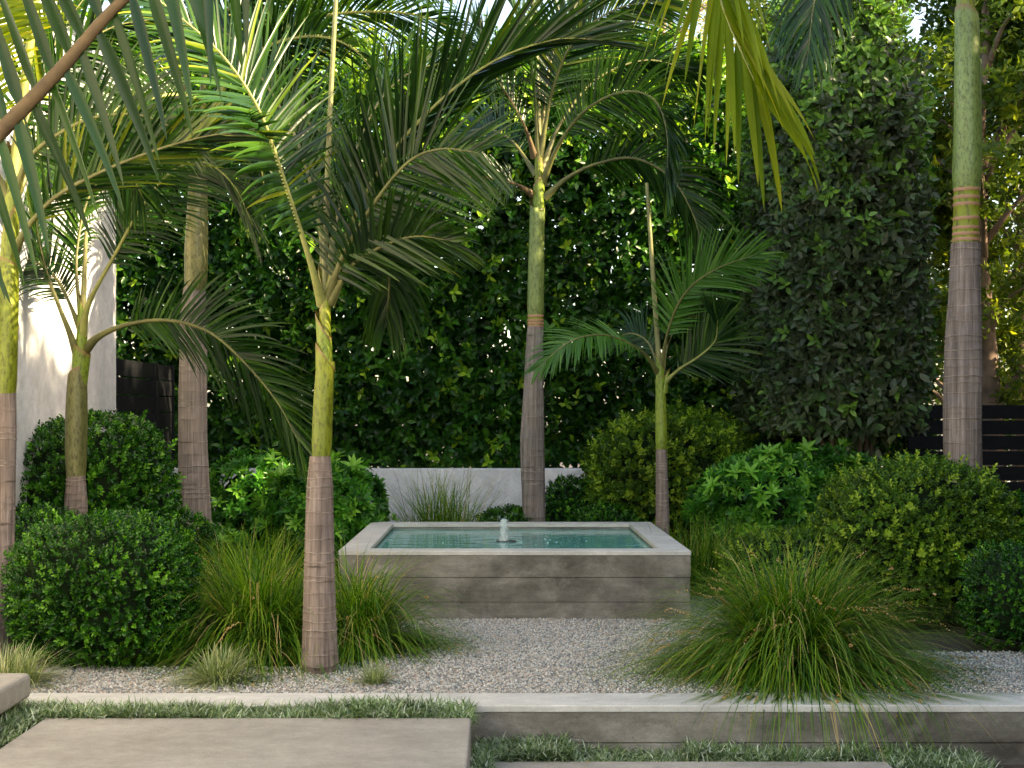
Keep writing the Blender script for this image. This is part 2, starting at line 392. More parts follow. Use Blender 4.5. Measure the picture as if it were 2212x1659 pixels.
    nd = 70; az = rng.uniform(0, 6.28, nd); zz_ = rng.uniform(0, 1, nd); rd = .03 + .05 * rng.uniform(0, 1, nd) * (1 - zz_ * .6)
    DP = np.stack([cx + rd * np.cos(az), cy + rd * np.sin(az), FZ - .03 + .19 * zz_], 1)
    db = MB(); scatter(db, DV, DT, None, frames(np.tile([0, 0, 1.], (nd, 1)), az), DP, rng.uniform(.0015, .0045, nd), az)
    db.obj('water_drops', j.m, t, True, kind='stuff')
    bm_ = Mt('water bubble', .1, .6); bm_.color((.35, .55, .52))
    TV = []; TF = []
    for k in range(4):
        ph = k / 3 * math.pi / 2
        for q in range(8): TV.append((math.cos(ph) * math.cos(q * .785), math.cos(ph) * math.sin(q * .785), math.sin(ph)))
    for k in range(3):
        for q in range(8): TF.append((k * 8 + q, k * 8 + (q + 1) % 8, (k + 1) * 8 + (q + 1) % 8, (k + 1) * 8 + q))
    n = 26; ang = rng.uniform(0, 6.28, n); rad = rng.uniform(.08, .62, n)
    P = np.stack([cx + .12 + rad * np.cos(ang), cy + rad * np.sin(ang) * .8, np.full(n, FZ - .046)], 1)
    mb = MB(); scatter(mb, np.array(TV), None, np.array(TF), frames(np.tile([0, 0, 1.], (n, 1)), ang), P, rng.uniform(.003, .008, n), ang)
    mb.obj('bubbles', bm_.m, t, True, kind='stuff')
fountain()

# white garden wall behind
gw = box('garden_wall', (-5.6, 4.3, 14.02, 14.22, -.2, .852), M['stucco'], None, .008, 2)
props(gw, 'low white stucco garden wall running beneath the tall hedge', 'wall')
# white house: side wall parallel to the view, rounded parapet corner
def house():
    t = thing('house', 'white stucco house end wall at the left edge with a dappled sunny patch', 'building', (-4.5, 9, -.26))
    import bmesh
    bm = bmesh.new(); x1 = -3.47; x0 = -7.5; y0, y1, z0, z1, r = -1.0, 12.0, -.26, 4.78, .35
    prof = [(y0, z0), (y0, z1)] + [(y1 - r + r * math.sin(a), z1 - r + r * math.cos(a)) for a in np.linspace(0, math.pi / 2, 8)] + [(y1, z0)]
    a_ = [bm.verts.new((x1, y, z)) for y, z in prof]; b_ = [bm.verts.new((x0, y, z)) for y, z in prof]
    bm.faces.new(a_); bm.faces.new(b_[::-1])
    for i in range(len(prof)):
        k = (i + 1) % len(prof); bm.faces.new((a_[i], b_[i], b_[k], a_[k]))
    bmesh.ops.recalc_face_normals(bm, faces=bm.faces)
    me = bpy.data.meshes.new('house_wall'); bm.to_mesh(me); bm.free()
    link('wall', me, M['stucco'], t)
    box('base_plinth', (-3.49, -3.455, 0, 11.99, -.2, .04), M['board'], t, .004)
house()
# black gate beside the house (runs away from the camera)
def gate():
    t = thing('gate', 'black slatted wooden gate between the white house and the hedge', 'gate', (-3.45, 13, 0))
    xg = -3.47; top = 1.94; sh = .165; gap = .012
    a0, a1, b0, b1 = 12.03, 13.25, 13.42, 14.0
    z = top
    k = 0
    while z > .1:
        for (p, q) in ((a0, a1), (b0, b1)):
            box('slat', (xg - .014, xg + .014, p, q, z - sh + gap, z), M['black'], t, .003, 1)
        z -= sh; k += 1
    for y in (13.29, 13.37, 14.03):
        box('post', (xg - .03, xg + .022, y, y + .055, 0, top + .01), M['black'], t, .004, 1)
    st = simple('dark steel', (.02, .02, .022), .35, 20)
    box('hinge', (xg + .022, xg + .034, 13.31, 13.36, top - .33, top - .17), st, t, .004)
gate()
def fence():
    t = thing('fence', 'black horizontal slat fence behind the right palm trunk', 'fence', (5.5, 14, 0))
    z = 1.528; 
    for i in range(9):
        box('slat', (4.35, 8.6, 14.0, 14.03, z - .146, z), M['black'], t, .003, 1); z -= .163
    for x in (4.5, 6.3, 8.1):
        box('post', (x - .045, x + .045, 14.032, 14.12, -.02, 1.5), M['black'], t, .004, 1)
fence()
sheet('paved_yard', 3.8, 30, 14.6, 40, .0, M['paver'])

# ------------------------------------------------------------------ leaf templates
def leaf_t(w=.42, fold=.12, droop=.12, n8=True):
    """leaf along +X (length 1) normal +Z"""
    if n8:
        V = [(0, 0, 0), (.36, 0, .0), (.72, 0, -droop * .5), (1, 0, -droop), (.3, w * .5, fold * .6), (.66, w * .42, fold * .5 - droop * .5), (.3, -w * .5, fold * .6), (.66, -w * .42, fold * .5 - droop * .5)]
        T = [(0, 1, 4), (1, 2, 5), (1, 5, 4), (2, 3, 5), (0, 6, 1), (1, 6, 7), (1, 7, 2), (2, 7, 3)]
    else:
        V = [(0, 0, 0), (.35, w * .5, fold * .5), (.78, w * .36, fold * .3 - droop * .5), (1, 0, -droop), (.78, -w * .36, fold * .3 - droop * .5), (.35, -w * .5, fold * .5)]
        T = [(0, 3, 1), (1, 3, 2), (0, 5, 3), (5, 4, 3)]
    return np.array(V, float), np.array(T)
def sprig_t(nl, L, stem, spread, leaf, phi0=0, tip=True, seed=0):
    """sprig along +Z with nl leaves; spread = angle from axis"""
    V0, T0 = leaf; r = np.random.default_rng(seed)
    Vs = []; Ts = []; k = len(V0)
    for i in range(nl):
        s = (i + .5) / nl; az = phi0 + i * 2.4 + r.uniform(-.3, .3)
        el = spread * (1.15 - .55 * s) + r.uniform(-.15, .15)
        ln = L * r.uniform(.8, 1.1) * (1 - .2 * s)
        ex = np.array([math.sin(el) * math.cos(az), math.sin(el) * math.sin(az), math.cos(el)])
        ey = np.array([-math.sin(az), math.cos(az), 0]); ez = np.cross(ex, ey)
        if ez[2] < 0: ey = -ey; ez = -ez
        B = np.stack([ex, ey, ez], 1)
        Vs.append((V0 * ln) @ B.T + [0, 0, stem * s]); Ts.append(T0 + i * k)
    return np.concatenate(Vs), np.concatenate(Ts)
LEAF8 = leaf_t(.44); LEAF4 = leaf_t(.5, n8=False); ROUND4 = leaf_t(.62, .16, .06, n8=False)
def leafrnd(n, nl, lo=0, hi=.85, young=.06):
    r = np.clip(rng.uniform(lo, hi, (n, 1)) + rng.normal(0, .10, (n, nl)), 0, .85)
    y = rng.uniform(size=(n, 1)) < np.broadcast_to(np.asarray(young, float).reshape(-1, 1), (n, 1))
    return np.where(y, rng.uniform(.88, 1, (n, nl)), r)
def put_sprigs(mb, tmpl, nl, P, Nrm, sc, jitter=.5, up=.25, young=.06, lo=0, hi=.85):
    n = len(P)
    Z = norm(Nrm + rng.normal(size=(n, 3)) * jitter + np.array([0, 0, up]))
    scatter(mb, tmpl[0], tmpl[1], None, frames(Z, rng.uniform(0, 6.28, n)), P, sc, leafrnd(n, nl, lo, hi, young))

# ------------------------------------------------------------------ shrubs
LEAF2 = (np.array([(0, 0, 0), (.45, .24, .05), (1, 0, -.1), (.45, -.24, .05)], float), np.array([(0, 2, 1), (0, 3, 2)]))
ROUND2 = (np.array([(0, 0, 0), (.55, .33, .08), (1, 0, -.04), (.55, -.33, .08)], float), np.array([(0, 2, 1), (0, 3, 2)]))
T52 = sprig_t(5, 1.0, .9, 1.1, LEAF2, seed=10); TB2 = sprig_t(9, .60, 1.0, 1.05, ROUND2, seed=3)
TB = sprig_t(9, .42, 1.0, 1.05, ROUND4, seed=3)          # boxwood sprig, unit long
TP = sprig_t(9, 1.0, .12, 1.15, leaf_t(.30, .10, .10), seed=5)  # whorl
T5 = sprig_t(5, 1.0, .9, 1.1, LEAF8, seed=8)            # hedge sprig, 5 leaves
T54 = sprig_t(5, 1.0, .9, 1.1, LEAF4, seed=9)
def shrub(name, label, cat, u, vtop, vbot_px_or_none, rx, ry, d, h, n, mat, tmpl='box', ssz=.06, power=2.4, zoff=0, group=None, lumps=.06, young=.06, seed=1, z0=0.0, wcore=.85, up=.25):
    """dome: centre column at pixel u and depth d; rx, ry radii (m); h height above z0"""
    cx = (u - CU) / F * d
    base = np.array([cx, d, z0]); t = thing(name, label, cat, tuple(base), group)
    hz = h * .5; cz = z0 + hz
    r = np.random.default_rng(seed)
    n = int(n * (1.35 if tmpl == 'box' else 1.2)); D = norm(r.normal(size=(n, 3))); keep = (D[:, 2] > -.8) & (D[:, 1] < .35); D = D[keep]
    p = power
    sup = (np.abs(D[:, 0]) ** p + np.abs(D[:, 1]) ** p + np.abs(D[:, 2]) ** p) ** (-1 / p)
    depthf = 1 - np.abs(r.normal(0, .055, len(D)))
    l = 1 + lumps * wob(D * 2.2 + seed, 1.6, seed) + .035 * wob(D * 6, 2.2, seed + 1)
    S = D * sup[:, None] * (depthf * l)[:, None]
    P = base + S * [rx, ry, hz] + [0, 0, hz]
    Nn = norm(D * np.array([1 / rx, 1 / ry, 1 / hz]))
    mb = MB()
    if tmpl == 'box': tm, nl = (TB if d < 9.6 else TB2), 9
    elif tmpl == 'pitto': tm, nl = TP, 9
    put_sprigs(mb, tm, nl, P, Nn, r.uniform(.7, 1.2, len(P)) * ssz, .45, up, young)
    # longer new shoots breaking the outline
    k = max(8, len(P) // (28 if mat != 'box' else 160)); q = r.choice(len(P), k); q = q[D[q, 2] > -.1]
    put_sprigs(mb, tm, nl, P[q] + Nn[q] * ssz * .7, Nn[q], r.uniform(1.0, 1.5, len(q)) * ssz, .35, .6, .8)
    mb.obj('foliage', M[mat], t, kind='stuff')
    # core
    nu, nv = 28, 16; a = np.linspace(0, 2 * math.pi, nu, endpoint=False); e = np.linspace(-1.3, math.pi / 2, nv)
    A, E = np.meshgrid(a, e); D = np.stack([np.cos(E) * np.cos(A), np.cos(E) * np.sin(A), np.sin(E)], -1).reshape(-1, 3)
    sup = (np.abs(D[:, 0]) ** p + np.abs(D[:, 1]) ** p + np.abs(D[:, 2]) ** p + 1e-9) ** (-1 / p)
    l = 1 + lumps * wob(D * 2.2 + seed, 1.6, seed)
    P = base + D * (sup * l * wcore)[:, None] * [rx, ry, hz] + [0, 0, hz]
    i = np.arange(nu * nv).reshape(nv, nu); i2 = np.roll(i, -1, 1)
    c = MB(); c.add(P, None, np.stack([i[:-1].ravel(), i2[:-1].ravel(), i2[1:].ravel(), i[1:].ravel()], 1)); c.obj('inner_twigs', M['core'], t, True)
    return t
SG = 'clipped shrubs around the basin'
shrub('boxwood_shrub', 'large glossy clipped boxwood at the front left beside the arching grass', 'shrub', 228, 0, 0, .49, .48, 7.75, .82, 4200, 'box', ssz=.055, seed=2, power=3.0, group=SG, young=.1, lumps=.05)
shrub('boxwood_shrub', 'dark boxwood ball at the left edge, half behind the front left one', 'shrub', 55, 0, 0, .50, .5, 8.9, .78, 2600, 'box', ssz=.055, seed=3, group=SG)
shrub('boxwood_shrub', 'tall boxwood dome against the white house wall at left', 'shrub', 205, 0, 0, .60, .6, 10.15, 1.40, 4200, 'box', ssz=.06, seed=4, power=2.6, group=SG, young=.12)
shrub('boxwood_shrub', 'low flat boxwood mound between the two ringed trunks at left', 'shrub', 345, 0, 0, .42, .4, 10.4, .66, 1600, 'box', ssz=.055, seed=14, group=SG, young=.1)
shrub('boxwood_shrub', 'small low boxwood mound just left of the back centre palm trunk', 'shrub', 1100, 0, 0, .30, .3, 12.7, .50, 1100, 'box', ssz=.055, seed=5, group=SG)
shrub('boxwood_shrub', 'small round boxwood directly right of the back centre palm trunk', 'shrub', 1228, 0, 0, .27, .3, 13.2, .77, 1300, 'box', ssz=.05, seed=6, group=SG)
shrub('boxwood_shrub', 'small dark boxwood mound in front of the yellowish dome', 'shrub', 1312, 0, 0, .36, .3, 12.5, .55, 1300, 'box', ssz=.05, seed=7, group=SG)
shrub('boxwood_shrub', 'small boxwood at the foot of the smallest palm', 'shrub', 1395, 0, 0, .28, .3, 12.9, .68, 1100, 'box', ssz=.05, seed=17, group=SG)
shrub('round_shrub', 'big yellow green rounded shrub behind the smallest palm', 'shrub', 1450, 0, 0, .82, .7, 13.1, 1.42, 4200, 'boxlight', ssz=.075, seed=8, power=2.3, group=SG, lumps=.09, young=.15)
shrub('round_shrub', 'large rounded shrub with yellowish tips in front of the right palm', 'shrub', 1968, 0, 0, .66, .6, 9.3, 1.06, 5000, 'boxlight', ssz=.068, seed=9, power=2.5, group=SG, lumps=.08, young=.1)
shrub('round_shrub', 'low yellowish shrub peeking over the right grass clump', 'shrub', 1700, 0, 0, .42, .35, 9.2, .62, 1100, 'boxlight', ssz=.06, seed=10, group=SG, lumps=.08, young=.2)
shrub('boxwood_shrub', 'fine leaved dark shrub cut by the right edge of the picture', 'shrub', 2195, 0, 0, .30, .35, 8.2, .60, 1700, 'box', ssz=.05, seed=11, power=2.8, group=SG)
shrub('boxwood_shrub', 'green shrub at the right edge in front of the slat fence', 'shrub', 2200, 0, 0, .30, .35, 9.9, .80, 1200, 'box', ssz=.06, seed=12, group=SG)
shrub('whorled_shrub', 'bright leafy shrub with whorled leaves behind the front palm trunk', 'shrub', 705, 0, 0, .50, .5, 11.9, .98, 1300, 'pitto', 'pitto', ssz=.115, seed=20, group='leafy shrubs', wcore=.8)
shrub('whorled_shrub', 'dark leafy shrub with white wall showing above it, left of the bright one', 'shrub', 545, 0, 0, .50, .4, 13.0, 1.02, 900, 'pitto', 'pitto', ssz=.10, seed=21, lumps=.16, group='leafy shrubs', wcore=.66)
shrub('whorled_shrub', 'low leafy shrub at the foot of the thick grey trunk on the left', 'shrub', 475, 0, 0, .30, .3, 10.9, .45, 500, 'pitto', 'pitto', ssz=.085, seed=22, group='leafy shrubs')
shrub('whorled_shrub', 'sprawling glossy shrub with whorled leaves under the dark leafy column', 'shrub', 1715, 0, 0, .80, .5, 11.8, 1.12, 2100, 'pitto', 'pitto', ssz=.10, seed=23, lumps=.14, group='leafy shrubs', young=.15)
shrub('whorled_shrub', 'small sprigs of whorled leaves rising left of the right palm trunk', 'shrub', 1985, 0, 0, .22, .25, 11.0, 1.05, 420, 'pitto', 'pitto', ssz=.095, seed=24, lumps=.16, group='leafy shrubs', young=.15)

# ------------------------------------------------------------------ hedges
def leaf_objs(parent, mat, P, Z, L, tm):
    """single pickable leaves"""
    n = len(P); Fr = frames(Z, rng.uniform(0, 6.28, n))
    variants = []
    for q in range(6):
        V, T = leaf_t(.40 + .03 * q, .06 + .03 * q, .05 + .05 * q)
        me = npmesh('leaf', V, T, np.full(len(V), (.15, .4, .6, .75, .8, .95)[q])); me.materials.append(mat); variants.append(me)
    for k in range(n):
        o = bpy.data.objects.new('leaf', variants[random.choices(range(6), (4, 4, 4, 3, 2, 1))[0]]); COL.objects.link(o)
        o.parent = parent
        f = Fr[k]; M4 = Matrix(((f[0][2], f[0][0], f[0][1], 0), (f[1][2], f[1][0], f[1][1], 0), (f[2][2], f[2][0], f[2][1], 0), (0, 0, 0, 1)))
        M4 = Matrix.Translation(Vector(P[k]) - Vector(parent.location)) @ M4 @ Matrix.Scale(L * random.uniform(.8, 1.2), 4)
        o.matrix_local = M4
def hedge():
    t = thing('hedge', 'tall dense hedge of pointed glossy leaves above the white garden wall', 'hedge', (0, 14.6, 0))
    x0, x1 = -5.6, 4.7; z0 = .74
    mb = MB()
    xx = 0
    def topz(x): return 5.35 + .22 * np.sin(x * 1.3 + .5) + .12 * np.sin(x * 3.7) + np.where(x > 1.0, (x - 1.0) * -.05, 0)
    def sheetl(n, y, ysd, tm, sz, young=.05):
        x = rng.uniform(x0, x1, n); z = z0 + rng.uniform(0.02, 1, n) * (topz(x) - z0)
        P = np.stack([x, np.zeros(n), z], 1)
        P[:, 1] = y + .10 * wob(P, 1.1, 31) + .05 * wob(P, 3.0, 32) + rng.normal(0, ysd, n)
        put_sprigs(mb, tm, 5, P, np.tile([0, -1., 0.15], (n, 1)), rng.uniform(.075, .115, n) * sz, .55, -.15, young + .5 * np.clip((z - 4.0) / 1.2, 0, 1))  # yellow share rises with height: sunlight on the upper hedge put into colour
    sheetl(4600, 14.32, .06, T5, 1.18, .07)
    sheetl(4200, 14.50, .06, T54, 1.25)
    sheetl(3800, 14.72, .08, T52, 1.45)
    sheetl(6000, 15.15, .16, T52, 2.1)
    # crown, mostly yellow leaves: sunlight on top put into the colour
    n = 3200; x = rng.uniform(x0, x1, n); y = rng.uniform(14.3, 15.6, n)
    P = np.stack([x, y, topz(x) + rng.normal(0.0, .12, n)], 1); P[:, 2] += .12 * wob(P, 2.5, 8)
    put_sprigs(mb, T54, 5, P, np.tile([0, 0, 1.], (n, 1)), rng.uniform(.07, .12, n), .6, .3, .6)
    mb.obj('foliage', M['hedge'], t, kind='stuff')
    # stems
    sb = MB()
    for k in range(26):
        x = x0 + (k + .5) * (x1 - x0) / 26 + random.uniform(-.1, .1); pts = [Vector((x + random.uniform(-.1, .1), 14.95 + random.uniform(-.05, .1), z)) for z in np.linspace(0, 5, 7)]
        tube(sb, pts, [.03 * (1 - i / 9) for i in range(7)], 5)
    sb.obj('stems', M['twig'], t, kind='stuff')
    n = 300; x = rng.uniform(-2.6, 2.9, n); z = rng.uniform(.95, 3.6, n); P = np.stack([x, np.zeros(n), z], 1)
    P[:, 1] = 14.24 + .10 * wob(P, 1.1, 31) + .05 * wob(P, 3.0, 32)
    leaf_objs(t, M['hedge'], P, norm(rng.normal(size=(n, 3)) * .7 + [0, -.35, -.25]), .115, None)
def tube(mb, pts, rad, n=8, rnd=.5, cap=True, squash=1.0):
    P = np.array([tuple(p) for p in pts]); m = len(P)
    T = np.gradient(P, axis=0); T = norm(T)
    ref = np.array([0, 1., 0]) if abs(T[m // 2][1]) < .9 else np.array([1., 0, 0])
    S = norm(np.cross(T, ref)); U = np.cross(S, T)
    a = np.linspace(0, 2 * math.pi, n, endpoint=False)
    rad = np.broadcast_to(np.asarray(rad, float), (m,))
    V = P[:, None] + rad[:, None, None] * (np.cos(a)[None, :, None] * S[:, None] + np.sin(a)[None, :, None] * U[:, None] * squash)
    i = np.arange(m * n).reshape(m, n); i2 = np.roll(i, -1, 1)
    f4 = np.stack([i[:-1].ravel(), i[1:].ravel(), i2[1:].ravel(), i2[:-1].ravel()], 1)
    r = np.broadcast_to(np.asarray(rnd, float).reshape(-1, 1) if np.ndim(rnd) else np.full((m, 1), rnd), (m, n)).ravel()
    mb.add(V.reshape(-1, 3), None, f4, r)
hedge()
def column():
    t = thing('leafy_column', 'tall clipped column of broad grey green leaves left of the right palm', 'hedge', (3.1, 12.3, 0))
    x0, x1, y0, y1 = 2.55, 3.78, 11.6, 13.4
    mb = MB()
    def face(n, shift, tm, sz, young=.07):
        # perimeter param: left side then front then right
        z = rng.uniform(.25, 1, n) ** 1 * 5.15; s = rng.uniform(0, 1, n)
        per = [(x0 + .05, y1), (x0, y0 + .5), (x0 + .35, y0), (x1 - .3, y0), (x1, y0 + .4), (x1, y1)]
        seg = np.array([math.dist(per[i], per[i + 1]) for i in range(5)]); cs = np.concatenate([[0], np.cumsum(seg)]) / seg.sum()
        px = np.interp(s, cs, [p[0] for p in per]); py = np.interp(s, cs, [p[1] for p in per])
        cx, cy = (x0 + x1) / 2, (y0 + y1) / 2 + .3
        Nn = norm(np.stack([px - cx, (py - cy), np.zeros(n)], 1))
        P = np.stack([px, py, z], 1); l = .13 * wob(P, 1.3, 41) + .06 * wob(P, 3.3, 42)
        tp = np.clip((z - 3.9) / 1.3, 0, 1) ** 2 * .35 + np.clip((1.1 - z) / 1.1, 0, 1) * .15
        P += Nn * (l - shift - tp + rng.normal(0, .05, n))[:, None]
        put_sprigs(mb, tm, 5, P, Nn, rng.uniform(.085, .125, n) * sz, .5, .15, young + .6 * np.clip((z - 3.0) / 1.6, 0, 1) * (wob(P, 2.2, 77) > -.5))  # sun on the column top painted in as more yellow leaves higher up
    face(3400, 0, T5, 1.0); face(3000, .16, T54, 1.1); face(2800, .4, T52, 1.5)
    n = 1300; P = np.stack([rng.uniform(x0 + .1, x1 - .1, n), rng.uniform(y0 + .1, y1, n), 4.95 + rng.normal(0, .22, n)], 1)
    put_sprigs(mb, T54, 5, P, np.tile([0, 0, 1.], (n, 1)), rng.uniform(.07, .12, n), .6, .4, .7)  # top sprigs mostly yellow, the same painted sunlight
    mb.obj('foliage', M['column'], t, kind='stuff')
    sb = MB()
    for k in range(10):
        x = random.uniform(x0 + .3, x1 - .3); y = random.uniform(y0 + .4, y1 - .4)
        tube(sb, [Vector((x + .15 * math.sin(z + k), y, z)) for z in np.linspace(0, 4.9, 8)], [.03 * (1 - i / 10) for i in range(8)], 6)
    sb.obj('stems', M['twig'], t, kind='stuff')
    n = 300; P = np.stack([rng.uniform(x0 + .2, x1 - .1, n), np.full(n, y0), rng.uniform(.9, 3.2, n)], 1)
    P[:, 1] += -.09 - .08 * wob(P, 1.3, 41)
    leaf_objs(t, M['column'], P, norm(rng.normal(size=(n, 3)) * .7 + [0, -.45, -.2]), .12, None)
column()

# ------------------------------------------------------------------ palms
def cr(pts, n):
    """catmull-rom through points with n samples, arc-length-ish"""
    P = np.array([tuple(p) for p in pts], float); m = len(P)
    if m == 2: return P[0] + (P[1] - P[0]) * np.linspace(0, 1, n)[:, None]
    E = np.vstack([2 * P[0] - P[1], P, 2 * P[-1] - P[-2]])
    out = []
    for i in range(m - 1):
        p0, p1, p2, p3 = E[i:i + 4]; t = np.linspace(0, 1, 24, endpoint=False)[:, None]
        out.append(.5 * ((2 * p1) + (p2 - p0) * t + (2 * p0 - 5 * p1 + 4 * p2 - p3) * t ** 2 + (3 * p1 - p0 - 3 * p2 + p3) * t ** 3))
    C = np.vstack(out + [P[-1:]]); s = np.concatenate([[0], np.cumsum(np.linalg.norm(np.diff(C, axis=0), axis=1))])
    q = np.linspace(0, s[-1], n); return np.stack([np.interp(q, s, C[:, k]) for k in range(3)], 1)
def lathe_col(mb, pts, d, rings=None, ringamp=.0, rwid=1.0, kmin=.25, n=20, seed=0, slant=0, amp2=.02):
    """pts [(u,v,w)] bottom->top in photo units at depth d; rings: spacing m"""
    C = np.array([tuple(W(u, v, d)) + ((w / 2) * d / F,) for u, v, w in pts])
    L = np.concatenate([[0], np.cumsum(np.linalg.norm(np.diff(C[:, :3], axis=0), axis=1))])
    r = random.Random(seed); zs = [0.]; rv = [0.]
    if rings:
        s = rings * .4
        while s < L[-1]:
            kk = r.uniform(kmin, 1)
            for ds, k in ((-.010 * rwid, 0), (-.005 * rwid, -.2 * kk if rwid == 1 else kk), (.0, kk), (.007, 0)):
                if 0 < s + ds < L[-1]: zs.append(s + ds); rv.append(k)
            s += rings * r.uniform(.4, 1.5)
    else:
        for s in np.linspace(0, L[-1], 24)[1:-1]: zs.append(s); rv.append(0)
    zs.append(L[-1]); rv.append(0)
    o = np.argsort(zs); zs = np.array(zs)[o]; rv = np.array(rv)[o]
    # smooth interpolation
    Q = cr([c[:3] for c in C], 200); LQ = np.linspace(0, L[-1], 200)
    c3 = np.stack([np.interp(zs, LQ, Q[:, k]) for k in range(3)], 1)
    rad = np.interp(zs, L, C[:, 3])
    a = np.linspace(0, 2 * math.pi, n, endpoint=False)
    tilt = [r.uniform(-.012, .012) for _ in zs]
    rr = rad[:, None] * (1 + amp2 * np.sin(a[None] * 2 + zs[:, None] * 3 + seed) + amp2 * .5 * np.sin(a[None] * 3 - zs[:, None] * 7)) + rv[:, None] * ringamp
    z = c3[:, 2:3] + (rv[:, None] != 0) * (.005 * np.sin(a[None] * 2 + np.round(zs[:, None] * 12) * 1.7) + .003 * np.sin(a[None] * 7 + zs[:, None] * 50))
    if slant:
        z = z + np.where(zs[:, None] >= L[-1] - 1e-6, slant * np.cos(a[None] + seed), 0)
    V = np.stack([c3[:, 0:1] + rr * np.cos(a), c3[:, 1:2] + rr * np.sin(a), z], -1)
    m = len(zs); i = np.arange(m * n).reshape(m, n); i2 = np.roll(i, -1, 1)
    f4 = np.stack([i[:-1].ravel(), i2[:-1].ravel(), i2[1:].ravel(), i[1:].ravel()], 1)
    R_ = np.repeat(rv, n) if rings else np.repeat(np.where(zs >= L[-1] - 1e-6, 1., 0.), n)
    mb.add(V.reshape(-1, 3), None, f4, R_)
def sheath(mb, u, v0, v1, w0, w1, d, tipdir, open_=.25, tall=.09):
    tall *= 1.9
    """leaf base wrapping the shaft; pointed lip on one side (tipdir angle)"""
    n, m = 20, 10; a = np.linspace(0, 2 * math.pi, n, endpoint=False); V = []; R_ = []
    p0, p1 = W(u[0], v0, d), W(u[1], v1, d); k = d / F
    for j in range(m):
        s = j / (m - 1); c = p0.lerp(p1, s); r = (w0 + (w1 - w0) * s) / 2 * k
        lift = s * tall * (np.cos(a - tipdir) * .5)
        flare = 1 + .10 * s ** 3 * (1 + np.cos(a - tipdir))
        V.append(np.stack([c.x + r * flare * np.cos(a), c.y + r * flare * np.sin(a), c.z + lift], 1)); R_.append(np.full(n, 1.0 if j == m - 1 else (.55 if j == m - 2 else 0)))
    i = np.arange(m * n).reshape(m, n); i2 = np.roll(i, -1, 1)
    mb.add(np.concatenate(V), None, np.stack([i[:-1].ravel(), i2[:-1].ravel(), i2[1:].ravel(), i[1:].ravel()], 1), np.concatenate(R_))

